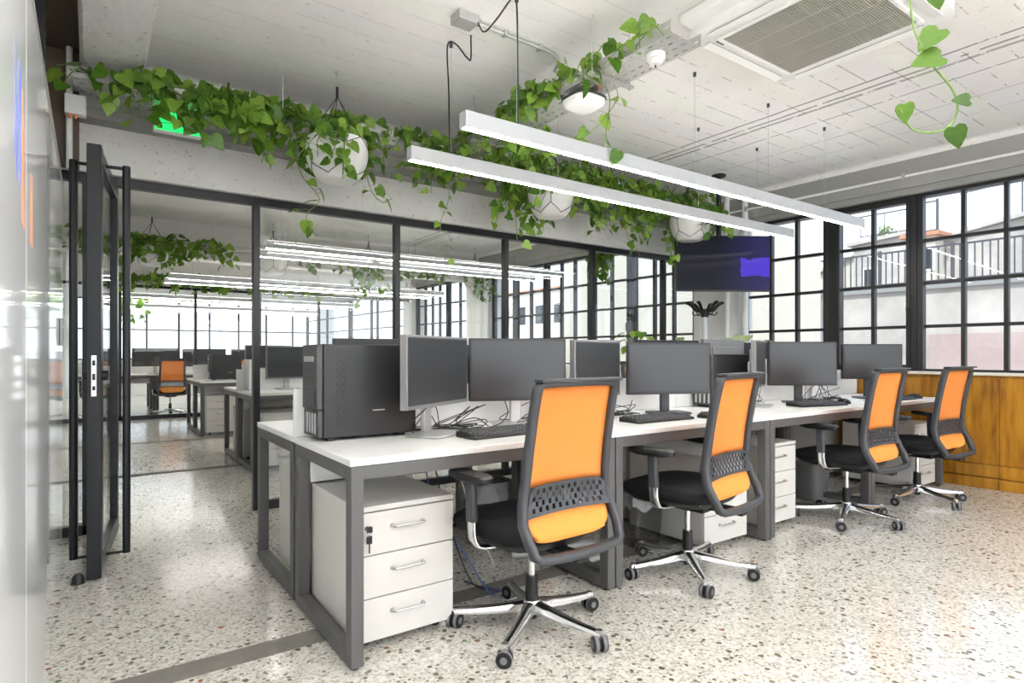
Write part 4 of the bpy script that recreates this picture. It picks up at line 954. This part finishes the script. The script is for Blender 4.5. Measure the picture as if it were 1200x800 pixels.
tray('cable tray under the beam in the room behind the glass', -0.1, 8.85, 2.52, 5.6, 0.20, 'x', hangers=(0.5, 2.4, 4.4))
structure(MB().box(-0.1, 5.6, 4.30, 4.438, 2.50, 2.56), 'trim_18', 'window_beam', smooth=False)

# emergency luminaire, smoke detector
em = thing('emergency_light', 'rounded white emergency light hanging under the crossing cable tray', 'lamp', (2.30, 2.55, 2.50))
MB().pillow(0.105, 0.105, [(0.55, 0.0, 0), (0.86, 0.008, 0), (0.98, 0.030, 0), (1, 0.05, 0)], n=32, p=3.6).build('lens', 'lens', em, ang=60)
MB().pillow(0.110, 0.110, [(1, 0.05, 0), (1, 0.062, 0), (0.8, 0.075, 0)], n=32, p=3.6).build('base_plate', 'dark_plastic', em)
MB().tube(smoothline([(0.03, -0.06, 0.07), (0.01, -0.12, 0.10), (-0.05, -0.16, 0.13), (-0.10, -0.14, 0.13)], 6), 0.004, 6).build('cable', 'orange_refl_and_cable', em, label='orange brown supply cable')
sd = thing('smoke_detector', 'round white smoke detector under the end of the crossing cable tray', 'smoke detector', (2.30, 2.02, 2.545))
MB().lathe([(0.0, 0.0), (0.028, 0.0), (0.036, 0.010), (0.040, 0.022), (0.048, 0.026), (0.05, 0.05), (0.05, 0.052), (0, 0.052)], 28).build('detector_head', 'lens', sd)
MB().cyl((0, 0, -0.012), (0, 0, 0), 0.004).build('indicator', 'dark_plastic', sd)

# cassette air conditioner
AX, AY, AZ = 3.10, 1.63, 2.80
ac = thing('air_conditioner', 'white ceiling cassette air conditioner with grey louvred grille', 'air conditioner', (AX, AY, AZ))
MB().pillow(0.475, 0.475, [(0.93, 0.0, 0), (1.0, 0.012, 0), (1.0, 0.098, 0)], n=64, p=16).build('panel', 'ac_white', ac)
MB().box(-0.56, 0.47, -0.44, 0.44, 0.045, 0.0975).build('outer_frame', 'ac_white', ac, bevel=0.01)
mb = MB().box(-0.335, 0.335, -0.335, 0.335, -0.003, 0.002); mb.build('grille_backing', 'ac_grille', ac)
mb = MB()
for i in range(58): mb.box(-0.33, 0.33, -0.33+0.0115*i, -0.3255+0.0115*i, -0.010, -0.003)
for x in (-0.165, 0, 0.165): mb.box(x-0.006, x+0.006, -0.33, 0.33, -0.008, -0.003)
mb.build('grille', 'ac_grille', ac, smooth=False)
MB().box(-0.36, -0.335, -0.36, 0.36, -0.012, 0).box(0.335, 0.36, -0.36, 0.36, -0.012, 0).box(-0.335, 0.335, -0.36, -0.335, -0.012, 0).box(-0.335, 0.335, 0.335, 0.36, -0.012, 0).build('grille_rim', 'ac_white', ac, bevel=0.004)
for sx_, sy_, lx, ly in ((-1, 0, 0.028, 0.34), (1, 0, 0.028, 0.34), (0, -1, 0.34, 0.028), (0, 1, 0.34, 0.028)):
    cx, cy = sx_*0.415, sy_*0.415
    lx2, ly2 = (lx*0.62, ly) if lx < ly else (lx, ly*0.62)
    s_ = MB().box(cx-lx2, cx+lx2, cy-ly2, cy+ly2, -0.002, 0.003).build('air_slot', 'dark_slot', ac)
    lx3, ly3 = (lx*0.8, ly*1.04) if lx < ly else (lx*1.04, ly*0.8)
    MB().box(-lx3, lx3, -ly3, ly3, -0.003, 0.003).build('flap', 'ac_white', s_, loc=(cx+sx_*0.004, cy+sy_*0.004, -0.008), rot=(R(-8)*sy_, R(8)*sx_, 0))
MB().box(-0.33, -0.27, 0.365, 0.378, -0.004, 0).build('indicator', 'dark_plastic', ac)

# exit sign
ex = thing('exit_sign', 'glowing green exit sign half hidden by the hanging leaves', 'sign', (0.44, 4.22, 2.465))
MB().box(-0.13, 0.13, -0.02, 0.035, 0, 0.13).build('sign_box', 'ac_white', ex, bevel=0.005)
MB().box(-0.124, 0.124, -0.024, -0.02, 0.007, 0.123).build('lit_face', 'exit', ex)

# television on its ceiling pole
tcx, tcy = 5.10, 3.62
tvo = thing('television', 'wide black television on ceiling pole with a dark blue and violet screen', 'television', (tcx, tcy, 2.0), R(-35.2+3))
MB().box(-0.475, 0.475, -0.01, 0.03, -0.275, 0.275).box(-0.25, 0.25, 0.03, 0.07, -0.18, 0.18).build('housing', 'black', tvo, bevel=0.004)
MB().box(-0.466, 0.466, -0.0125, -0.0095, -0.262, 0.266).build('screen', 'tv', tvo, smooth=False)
mb = MB().cyl((0, 0.10, -0.1), (0, 0.10, 0.898), 0.024, n=16).box(-0.15, 0.15, 0.07, 0.10, -0.1, 0.1).cyl((0, 0.10, 0.885), (0, 0.10, 0.9), 0.07, n=20)
mb.build('ceiling_mount', 'black', tvo)
# coat stand
cs = thing('coat_stand', 'tall grey coat stand with curved black hooks below the television', 'coat stand', (5.35, 4.02, 0))
MB().cyl((0, 0, 0.03), (0, 0, 1.52), 0.028, n=16).build('pole', 'lamp_body', cs)
MB().lathe([(0.0, 0.0), (0.18, 0.0), (0.18, 0.012), (0.04, 0.035), (0.0, 0.035)], 28).build('base_plate', 'black', cs)
mb = MB().cyl((0, 0, 1.50), (0, 0, 1.585), 0.04, 0.05, n=16)
for k in range(6):
    a = k*math.pi/3+0.3; ca, sa = math.cos(a), math.sin(a)
    mb.tube(smoothline([(0.03*ca, 0.03*sa, 1.56), (0.09*ca, 0.09*sa, 1.575), (0.13*ca, 0.13*sa, 1.62), (0.175*ca, 0.175*sa, 1.65), (0.195*ca, 0.195*sa, 1.645)], 4), [0.016]*4+[0.018]*8+[0.015]*5, 8)
    mb.tube(smoothline([(0.05*ca, 0.05*sa, 1.54), (0.10*ca, 0.10*sa, 1.52), (0.125*ca, 0.125*sa, 1.545), (0.12*ca, 0.12*sa, 1.56)], 3), 0.006, 6)
mb.build('hook_crown', 'black', cs, ang=60)
# socket on the pier
so = thing('wall_socket', 'white wall socket plate with dark screen on the pier by the coat stand', 'socket', wpos(4.16, -0.022, 1.33)); so.rotation_euler = (0, 0, WA)
MB().box(-0.01, 0, -0.045, 0.045, -0.06, 0.06).build('plate', 'paper', so, bevel=0.002)
MB().box(-0.012, -0.01, -0.03, 0.03, 0.0, 0.045).build('display', 'dark_plastic', so)
structure(MB().cyl((5.93, 3.92, 0), (5.93, 3.92, CZ-0.01), 0.035, n=14).cyl((5.88, 4.12, 0), (5.88, 4.12, CZ-0.01), 0.03, n=14), 'trim_19', 'wall')

# ------------------------------------------------------------------ plants
LM = [(0, 0.0), (0, 0.45), (0, 1.0)]; LR = [(0.20, -0.10), (0.40, 0.02), (0.45, 0.24), (0.34, 0.55), (0.15, 0.83)]
def leaf(mb, p, d, nrm, s, fold=0.22, droop=0.18):
    # p base, d direction to the tip, nrm face normal, s length
    d = d.normalized(); u = d.cross(nrm); u = u.normalized() if u.length > 1e-4 else d.orthogonal().normalized(); n = u.cross(d)
    vs = []
    for x, y in LM: vs.append(p + d*(y*s) - n*(droop*s*y*y))
    for sg in (1, -1):
        for x, y in LR: vs.append(p + u*(sg*x*s) + d*(y*s) + n*(fold*s*abs(x) - droop*s*y*y))
    mb.add(vs, [(0, 3, 4, 5, 1), (1, 5, 6, 7, 2), (0, 1, 10, 9, 8), (1, 2, 12, 11, 10)])
def vine(fo, st, pts, rng, size, dens, spread=0.05, start=0.0, smin=0.75, face=None):
    pl = smoothline(pts, 6); st.tube(pl, 0.0026, 4); acc = 0; side = 1
    for a, b in zip(pl[:-1], pl[1:]):
        acc += (b-a).length
        if acc > dens:
            acc = 0; side = -side
            ang = rng.uniform(0, 2*math.pi)
            out = Vector((math.cos(ang), math.sin(ang)-0.5, rng.uniform(-0.1, 0.7))).normalized()
            q = b + out*rng.uniform(0.3, 1.0)*spread*1.3
            st.tube([b, (b+q)/2+Vector((0, 0, 0.008)), q], 0.0013, 3)
            s = size*rng.uniform(smin, 1.25)
            d = Vector((out.x*0.8+rng.uniform(-.4, .4), out.y*0.6+rng.uniform(-.4, .2), -rng.uniform(0.1, 1.3)))
            nr = Vector((rng.uniform(-1.1, 1.1), -0.8+rng.uniform(-.5, .9), rng.uniform(-0.1, 1.2)))
            leaf(fo, q, d, nr, s)
def pothos(label, x, y, z, span, stems, size, seed, group, hang=(0.1, 0.4), up=0.13, dens=0.035, front=(-0.04, -0.14), extra=(), name='pothos_plant', back=0.12):
    rng = random.Random(seed); t = thing(name, label, 'plant', (x, y, z), 0, group); fo, st = MB(), MB()
    for i in range(stems):
        x0 = rng.uniform(-span/2, span/2); h = rng.uniform(*hang); u_ = rng.uniform(0.02, up); dx = rng.uniform(-0.25, 0.25)
        pts = [(x0, rng.uniform(0.0, back), 0.01), (x0+dx*0.2, rng.uniform(-0.02, back*0.7), u_), (x0+dx*0.5, rng.uniform(*front), u_*0.6),
               (x0+dx*0.8, rng.uniform(*front)-0.03, -h*0.4), (x0+dx*rng.uniform(0.6, 1.2), rng.uniform(*front)-0.02, -h)]
        vine(fo, st, pts, rng, size, dens)
    for pts in extra: vine(fo, st, pts, rng, size, dens*1.7)
    fo.build('foliage', 'leaf', t, ang=180); st.build('stems', 'stem', t, ang=80)
    return t
G1 = 'pothos plants trailing along the wall cable tray'
names = ['sparse pothos vine at the far left end of the cable tray', 'pothos clump around the glowing exit sign', 'dense pothos clump just left of the first hanging planter',
 'pothos foliage right above the first hanging planter', 'pothos clump between first planter and start of lower pendant light', 'pothos clump over the second glass pane, long thin tendrils',
 'pothos foliage behind the left end of lower pendant light', 'pothos clump hanging lowest, left of the second planter', 'pothos foliage above the second hanging planter', 'pothos clump just right of second hanging planter',
 'pothos foliage between second and third hanging planters', 'pothos foliage left of the third hanging planter', 'pothos clump at the far right end, over the television']
specs = [(0.16, 0.30, 3, .10, (.02, .16), .06, ()),
 (0.46, 0.40, 10, .092, (.02, .26), .13, ([(-0.1, 0, 0), (-0.22, -0.1, 0.02), (-0.34, -0.14, -0.06), (-0.36, -0.14, -0.14), (-0.2, -0.14, -0.2), (0.0, -0.14, -0.18), (0.15, -0.14, -0.25)], [(0.05, 0, 0), (0.0, -0.12, -0.02), (-0.05, -0.14, -0.12), (0.05, -0.14, -0.2)])),
 (0.80, 0.42, 15, .086, (.05, .32), .15, ()),
 (1.17, 0.40, 10, .085, (.03, .28), .14, ([(-0.02, 0, 0), (-0.1, -0.15, -0.1), (-0.08, -0.17, -0.35), (0.04, -0.17, -0.50), (-0.04, -0.16, -0.62), (0.02, -0.17, -0.75)],)),
 (1.60, 0.44, 13, .078, (.05, .32), .14, ([(0, 0, 0), (-0.06, -0.12, -0.1), (-0.04, -0.14, -0.35), (0.05, -0.14, -0.45), (0.12, -0.15, -0.42)],)),
 (2.05, 0.46, 12, .074, (.05, .34), .14, ([(0.05, 0, 0), (0.12, -0.12, -0.1), (0.13, -0.14, -0.35), (0.06, -0.14, -0.55), (0.10, -0.14, -0.80)],)),
 (2.50, 0.46, 13, .072, (.05, .34), .16, ()),
 (2.93, 0.34, 17, .072, (.10, .52), .16, ([(-0.12, 0, 0), (-0.15, -0.12, -0.1), (-0.14, -0.14, -0.35), (-0.12, -0.14, -0.6)],)),
 (3.28, 0.42, 14, .070, (.05, .34), .20, ()),
 (3.68, 0.46, 19, .070, (.08, .42), .20, ()),
 (4.12, 0.46, 19, .070, (.08, .44), .20, ([(0, 0, 0), (-0.05, -0.12, -0.1), (-0.06, -0.14, -0.4), (0.05, -0.14, -0.5), (0.12, -0.14, -0.58)],)),
 (4.55, 0.46, 18, .070, (.06, .42), .20, ([(0.1, 0, 0), (0.12, -0.12, -0.1), (0.10, -0.14, -0.4), (0.14, -0.14, -0.62)],)),
 (5.02, 0.48, 15, .070, (.05, .36), .18, ([(0.0, 0, 0), (0.02, -0.12, -0.1), (0.04, -0.14, -0.45), (0.00, -0.14, -0.70), (0.05, -0.14, -0.88)], [(-0.3, 0, 0), (-0.32, -0.1, -0.1), (-0.34, -0.14, -0.5), (-0.40, -0.14, -0.66)]))]
for i, (x, sp, ns, sz, hg, up, exx) in enumerate(specs):
    pothos(names[i], x, 4.05, 2.612, sp, ns, sz, 100+i, G1, hg, up, extra=exx)
# on the crossing tray
G2 = 'pothos plants on the crossing cable tray'
for i, (y, ns, sz, lab, hg, exx) in enumerate(((2.10, 3, .095, 'few big pothos leaves at the air conditioner end of the crossing tray', (.0, .06), ()),
        (2.42, 4, .090, 'pothos sprig with long dangling tendrils beside the emergency light', (.0, .08), ([(0.12, 0, 0), (0.14, -0.02, -0.1), (0.13, 0.0, -0.25), (0.17, 0.03, -0.38), (0.18, -0.12, -0.40)], [(0.13, -0.05, 0), (0.16, -0.05, -0.1), (0.10, 0.1, -0.25), (0.02, 0.22, -0.30)])),
        (2.80, 12, .078, 'pothos clump on the crossing tray left of the emergency light', (.0, .12), ()),
        (3.20, 14, .075, 'pothos clump hanging from crossing tray behind the upper pendant light', (.05, .32), ()),
        (3.65, 14, .075, 'pothos clump where the crossing tray meets the wall tray', (.05, .25), ()))):
    rng = random.Random(300+i); t = thing('pothos_plant', lab, 'plant', (2.22, y, 2.61), 0, G2); fo, st = MB(), MB()
    for k in range(ns):
        y0 = rng.uniform(-0.2, 0.2); h = rng.uniform(*hg); u_ = rng.uniform(0.05, 0.14)
        if i > 2 and k % 2: pts = [(0.12, y0, 0.01), (0.19, y0+0.05, u_*0.6), (0.235, y0, -h*0.5), (0.24, y0+rng.uniform(-.1, .1), -h)]
        else: pts = [(0.10, y0, 0.01), (0.04, y0+0.05, u_), (-0.05, y0+rng.uniform(-.1, .1), u_*0.8), (-0.06, y0+rng.uniform(-.15, .15), -h*0.6)]
        vine(fo, st, pts, rng, sz, 0.055 if i < 2 else 0.04, 0.03)
    for pts in exx: vine(fo, st, pts, rng, 0.075, 0.09, 0.03)
    fo.build('foliage', 'leaf', t, ang=180); st.build('stems', 'stem', t, ang=80)
# lone vine near the viewer at the right
rng = random.Random(77); t = thing('pothos_plant', 'single big-leaved pothos tendril dangling near the viewer, top right', 'plant', (1.78, 0.66, CZ)); fo, st = MB(), MB()
pl = smoothline([(-0.02, 0.03, 0), (-0.03, 0.02, -0.4), (-0.02, 0.02, -0.86), (0.02, 0.0, -1.0), (0.10, -0.035, -1.09), (0.115, -0.04, -1.15), (0.07, -0.02, -1.20), (0.0, 0.02, -1.20), (-0.045, 0.035, -1.15)], 8)
st.tube(pl, 0.0028, 6)
RT = Vector((0.817, -0.576, 0)); UP = Vector((0, 0, 1)); CAMV = Vector((-0.93, -0.35, -0.1))
def lf(x, z, dx, dz, s):      # x metres to the right of the stem line, z below the ceiling
    p = RT*x + UP*z; leaf(fo, p, RT*dx+UP*dz+Vector((0.1, 0.1, 0))*0.3, CAMV + Vector((0, 0, 0.3)), s, 0.18, 0.1)
lf(0.035, -0.83, 0.2, -0.9, 0.062); lf(0.045, -0.945, -0.75, -0.75, 0.075); lf(0.05, -1.015, -1, -0.25, 0.078); lf(0.125, -1.13, -0.95, 0.05, 0.045); lf(0.085, -1.20, 0.15, -0.5, 0.058); lf(-0.045, -1.14, 0.05, -1.0, 0.050)
fo.build('foliage', 'leaf_deep', t, ang=180); st.build('stems', 'stem', t)
MB().cyl((-0.02, 0.03, -0.03), (-0.02, 0.03, 0), 0.008).build('ceiling_hook', 'galv', t)

# hanging planters
def make_planter(cz=CZ, zc=2.335):
    t = thing('hanging_planter', '', 'planter'); r = 0.192
    prof = [(0.092, -0.134), (0.112, -0.129), (0.132, -0.113), (0.153, -0.086), (0.171, -0.052), (0.184, -0.014), (0.191, 0.026), (0.192, 0.062), (0.188, 0.100), (0.183, 0.122)]
    def rz(z):
        if z <= prof0[0][1]: return prof0[0][0]
        for (ra, za), (rb, zb) in zip(prof0[:-1], prof0[1:]):
            if z <= zb: return ra+(rb-ra)*(z-za)/(zb-za)
        return prof0[-1][0]
    prof0 = list(prof)
    top = prof[-1]; prof = [(0, prof[0][1]-0.002), (prof[0][0]-0.01, prof[0][1]-0.002)] + prof + [(top[0]-0.012, top[1]), (top[0]-0.014, top[1]-0.05), (0, top[1]-0.05)]
    MB().lathe(prof, 40).build('pot', 'pot', t, ang=50)
    MB().lathe([(0, top[1]-0.045), (top[0]-0.016, top[1]-0.045), (top[0]-0.016, top[1]-0.035), (0, top[1]-0.03)], 20).build('soil', 'soil', t)
    def sp(az, z): return Vector(((rz(z)+0.003)*math.cos(az), (rz(z)+0.003)*math.sin(az), z))
    def arc(a, b):
        out = []
        for i in range(7):
            p = a.lerp(b, i/6); q = math.hypot(p.x, p.y); k_ = (rz(p.z)+0.003)/q; out.append(Vector((p.x*k_, p.y*k_, p.z)))
        return out
    mb = MB(); n = 5; zh = cz-zc
    apex = Vector((0, 0, zh-0.16))
    for k in range(n):
        a = 2*math.pi*k/n; h = 2*math.pi*(k+0.5)/n; h2 = 2*math.pi*(k-0.5)/n
        U = sp(a, 0.122); Lo = sp(h, 0.055); Lp = sp(h2, 0.055); B = sp(h, -0.050); C = sp(a+2*math.pi/n, -0.115)
        mb.tube(arc(U, Lo), 0.0026, 5); mb.tube(arc(U, Lp), 0.0026, 5); mb.tube(arc(Lo, B), 0.0026, 5); mb.tube(arc(B, sp(a, -0.115)), 0.0026, 5); mb.tube(arc(B, C), 0.0026, 5)
        mb.tube([apex, U+Vector((0, 0, 0.0))], 0.0026, 5)
    mb.build('cord_net', 'cable', t)
    MB().cyl(apex-Vector((0, 0, 0.01)), apex+Vector((0, 0, 0.06)), 0.009).build('cord_knot', 'cable', t)
    mb = MB().cyl(apex+Vector((0, 0, 0.05)), (0, 0, zh-0.012), 0.002)
    for i in range(5): mb.tube([(0.006*math.cos(b)*(i % 2), 0.006*math.cos(b)*(1-i % 2), apex.z+0.07+0.016*i+0.010*math.sin(b)) for b in [k*math.pi/4 for k in range(8)]], 0.0013, 4, closed=True)
    mb.cyl((0, 0, zh-0.014), (0, 0, zh), 0.012)
    mb.build('chain', 'galv', t)
    return t
pot = make_planter(); po = [False]; GP = 'white hanging planters in black cord nets'
place(pot, po, (1.28, 3.74, 2.335), 0.2, 'first white round hanging planter from the left, cords and hook visible', GP)
place(pot, po, (3.02, 3.74, 2.335), 0.9, 'second white hanging planter, showing just under the lower pendant light', GP)
place(pot, po, (4.75, 3.74, 2.335), 1.3, 'third white hanging planter, left of the television', GP)
GP2 = 'white hanging planters in the room behind the glass'
place(pot, po, (0.62, 8.6, 2.335), 0.5, 'hanging planter in the far room, seen through the doorway', GP2)
place(pot, po, (2.05, 8.6, 2.335), 0.1, 'hanging planter in the far room behind the partition post', GP2)
place(pot, po, (3.42, 8.6, 2.335), 0.7, 'hanging planter in the far room seen through the second glass pane', GP2)
place(pot, po, (5.30, 8.6, 2.335), 1.0, 'hanging planter in the far room seen through the third glass pane', GP2)
G3 = 'pothos plants growing out of the hanging planters'
for i, (x, y, lab, ns, hg) in enumerate(((1.28, 3.74, 'pothos growing over the rim of the first hanging planter', 5, (.05, .30)), (3.02, 3.74, 'pothos growing in the second hanging planter', 5, (.05, .25)), (4.75, 3.74, 'pothos growing in the third hanging planter', 5, (.05, .25)),
        (0.62, 8.6, 'pothos growing in the far room planter seen through the doorway', 16, (.1, .35)), (3.42, 8.6, 'pothos tendrils of the far room planter in the second glass pane', 8, (.2, .7)), (5.30, 8.6, 'pothos growing in the far room planter in the third glass pane', 8, (.1, .5)))):
    pothos(lab, x, y, 2.45, 0.26, ns, 0.075, 500+i, G3, hg, 0.10, front=(-0.13, -0.2), back=0.05)
# far room tray plants
G4 = 'pothos plants in the far rooms'
for i, (x, y, z, lab, ns) in enumerate(((0.15, 8.9, 2.53, 'pothos on the far room tray, left end of the doorway view', 10), (1.05, 8.9, 2.53, 'pothos trailing right of the doorway planter in the far room', 16), (2.9, 8.9, 2.53, 'pothos on the far room tray between its middle planters', 10), (4.5, 8.9, 2.53, 'pothos on the far room tray near its right planter', 14),
      (0.7, 11.6, 2.36, 'low pothos row over the second glass partition, left part', 26), (1.9, 11.6, 2.36, 'low pothos row over the second glass partition, middle part', 26), (3.2, 11.6, 2.36, 'low pothos row over the second glass partition, right part', 20), (0.62, 13.4, 2.11, 'dangling pothos beyond the second glass partition', 6), (5.15, 5.6, 2.60, 'pothos hanging by the far room window next to partition end', 14))):
    pothos(lab, x, y, z, 1.1 if 10 < y < 12 else 0.7 if y > 6 else 0.35, ns, 0.10, 700+i, G4, (.05, .2) if 10 < y < 12 else (.1, .6) if y < 6 or y > 13 else (.05, .3), 0.1, dens=0.05, extra=(([(0, 0, CZ-z-0.015), (0.02, 0, min(0.5, (CZ-z)*0.6)), (0, 0, 0.2), (0, 0, 0)],) if y > 13 or y < 6 else ()))
# planting trough for row over second partition
tr2 = thing('planting_trough', 'grey trough on the second partition carrying the low pothos row', 'trough', (2.0, 11.68, 2.30))
MB().box(-1.9, 1.9, -0.09, 0.09, 0, 0.06).build('trough_body', 'galv', tr2, bevel=0.004)
# potted plants behind the last desks
def potted(label, x, y, h, n, size, spread, seed, mat, name='potted_plant'):
    rng = random.Random(seed); t = thing(name, label, 'plant', (x, y, 0))
    MB().lathe([(0.0, 0), (0.11, 0), (0.15, 0.30), (0.155, 0.32), (0.14, 0.32), (0.13, 0.27), (0, 0.27)], 28).build('pot', 'pot', t)
    fo, st = MB(), MB()
    for i in range(n):
        a = 2*math.pi*i/n+rng.uniform(-.3, .3); rr = spread*rng.uniform(0.4, 1.0); hh = h*rng.uniform(0.82, 1.0)
        tip = Vector((rr*math.cos(a), rr*math.sin(a), hh))
        st.tube(smoothline([(0.03*math.cos(a), 0.03*math.sin(a), 0.26), (0.06*math.cos(a), 0.06*math.sin(a), h*0.55), (rr*0.55*math.cos(a), rr*0.55*math.sin(a), hh*0.88), tip], 5), 0.004, 5)
        leaf(fo, tip, Vector((math.cos(a), math.sin(a), -0.35)), Vector((0, 0, 1)), size*rng.uniform(0.8, 1.2), 0.1, 0.25)
    fo.build('foliage', mat, t, ang=180); st.build('stems', 'stem', t, ang=80); return t
potted('tall variegated potted plant behind the last desks, below the television', 5.72, 3.74, 1.30, 12, 0.19, 0.36, 5, 'leaf_pale')
potted('green potted plant behind the middle monitors by the partition', 4.38, 4.05, 1.36, 9, 0.13, 0.22, 6, 'leaf')
potted('slim leafy plant behind the monitors left of the coat stand', 4.84, 3.95, 1.30, 7, 0.13, 0.2, 9, 'leaf_pale')

# ------------------------------------------------------------------ the rooms behind the glass
def bench(x0, y0, nd, word, lights=True):
    for i in range(nd):
        place(desk, du, (x0+i*LEN, y0, 0), 0, 'white desk %d from the left in %s, side towards us' % (i+1, word) if False else 'white desk, near side, %s place in %s' % (['first', 'second', 'third', 'fourth'][i], word), 'desks in the rooms behind the glass')
        place(desk, du, (x0+(i+1)*LEN, y0+0.72+DEP, 0), math.pi, 'white desk, far side, %s place in %s' % (['first', 'second', 'third', 'fourth'][i], word), 'desks in the rooms behind the glass')
        divider(x0+i*LEN, y0+0.705, 'white divider at the %s place in %s' % (['first', 'second', 'third', 'fourth'][i], word))
A_ = 'the bench just behind the glass partition'; B_ = 'the bench farther back in the far room'; C_ = 'the bench beyond the second partition'
bench(1.22, 5.93, 3, A_); bench(1.20, 8.93, 3, B_); bench(-0.30, 12.75, 4, C_)
GR = 'drawer pedestals behind the glass'
place(pod, pu, (1.285, 9.03, 0), 0, 'white drawer pedestal facing us through the doorway, far room', GR)
place(pod, pu, (1.34, 6.0, 0), 0, 'white drawer pedestal seen through the glass right of the door post', GR)
place(pod, pu, (2.85, 6.05, 0), 0, 'second pedestal of the bench behind the glass partition', GR)
place(pod, pu, (1.70, 7.24, 0), math.pi, 'pedestal on the far side of the bench behind the glass partition', GR)
GM = 'monitors behind the glass'
mons = [((1.47, 6.45), (1.93, 6.50), 1.19, 'silver', 'pale screen visible through the glass right of the door post'),
        ((2.75, 6.42), (3.25, 6.30), 1.18, 'bezel', 'second screen on the bench behind the glass partition'),
        ((3.45, 6.30), (3.95, 6.42), 1.18, 'bezel', 'third screen on the bench behind the glass partition'),
        ((1.82, 9.25), (2.48, 9.33), 1.24, 'silver', 'grey monitor beside the dark tower, seen through the doorway'),
        ((2.8, 9.35), (3.3, 9.25), 1.18, 'bezel', 'second monitor of the bench farther back'),
        ((0.62, 13.0), (1.40, 13.10), 1.22, 'bezel', 'dark monitor left of the far orange chair'),
        ((1.45, 13.1), (2.2, 13.0), 1.21, 'bezel', 'wide dark monitor right of the far orange chair'),
        ((-0.1, 13.05), (0.25, 13.05), 1.16, 'bezel', 'dark monitor at the left edge of the doorway view'),
        ((2.3, 13.0), (3.0, 13.1), 1.21, 'silver', 'pale monitor beyond the second partition, behind the grey one')]
for a, b, tp, fr, lab in mons: monitor(a, b, tp, tp-0.34, 0, lab, frame=fr)['group'] = GM
tower(1.36, 9.28, 0.42, 0.18, 0.36, 'dark computer tower standing beside the grey monitor in the far room')
wt = thing('file_box', 'upright white file box on the bench just left of the door post', 'box', (1.30, 6.42, 0.741))
MB().box(0, 0.10, 0, 0.26, 0, 0.31).build('box_body', 'paper', wt, bevel=0.004)
MB().cyl((0.05, -0.002, 0.22), (0.05, 0.001, 0.22), 0.014).build('finger_hole', 'dark_plastic', wt)
GC = 'orange chairs behind the glass'
chair_at(1.18, 12.45, R(4), R(10), 'orange office chair in the middle of the doorway view, beyond both partitions', GC)
chair_at(0.12, 12.45, R(-8), R(40), 'orange office chair cut off by the door handle, beyond both partitions', GC)
chair_at(2.45, 12.45, R(8), R(60), 'orange office chair beyond both partitions, hidden behind the bench end', GC)
chair_at(2.9, 8.6, R(5), R(30), 'office chair at the bench farther back in the far room', GC)
GL = 'linear pendant lights behind the glass'
ll = [(1.44, 5.3, 6.35, 'pendant light over the near side of the bench behind the glass'), (1.44, 5.3, 6.95, 'pendant light over the far side of the bench behind the glass'),
      (0.9, 5.3, 9.70, 'pendant light over the near side of the bench farther back'), (0.9, 5.3, 10.3, 'pendant light over the far side of the bench farther back'),
      (-0.1, 4.9, 13.2, 'nearest pendant light beyond the second partition'), (-0.1, 4.9, 13.9, 'second pendant light beyond the second partition'),
      (-0.1, 4.9, 15.9, 'third pendant light beyond the second partition'), (-0.1, 4.9, 16.6, 'farthest pendant light beyond the second partition')]
for a, b, y, lab in ll: pendant(a, b, y, 2.17, lab, (a+0.3, (a+b)/2, b-0.3), GL, up='fill_up_far')
a2 = copy_tree(ac); a2.location = (3.1, 5.55, AZ); a2['label'] = 'white cassette air conditioner on the ceiling behind the glass'; ac['group'] = 'cassette air conditioners'; a2['group'] = 'cassette air conditioners'
a3 = copy_tree(ac); a3.location = (5.0, 5.7, AZ); a3['label'] = 'second cassette air conditioner behind the glass, nearer the windows'; a3['group'] = 'cassette air conditioners'
rng = random.Random(5)
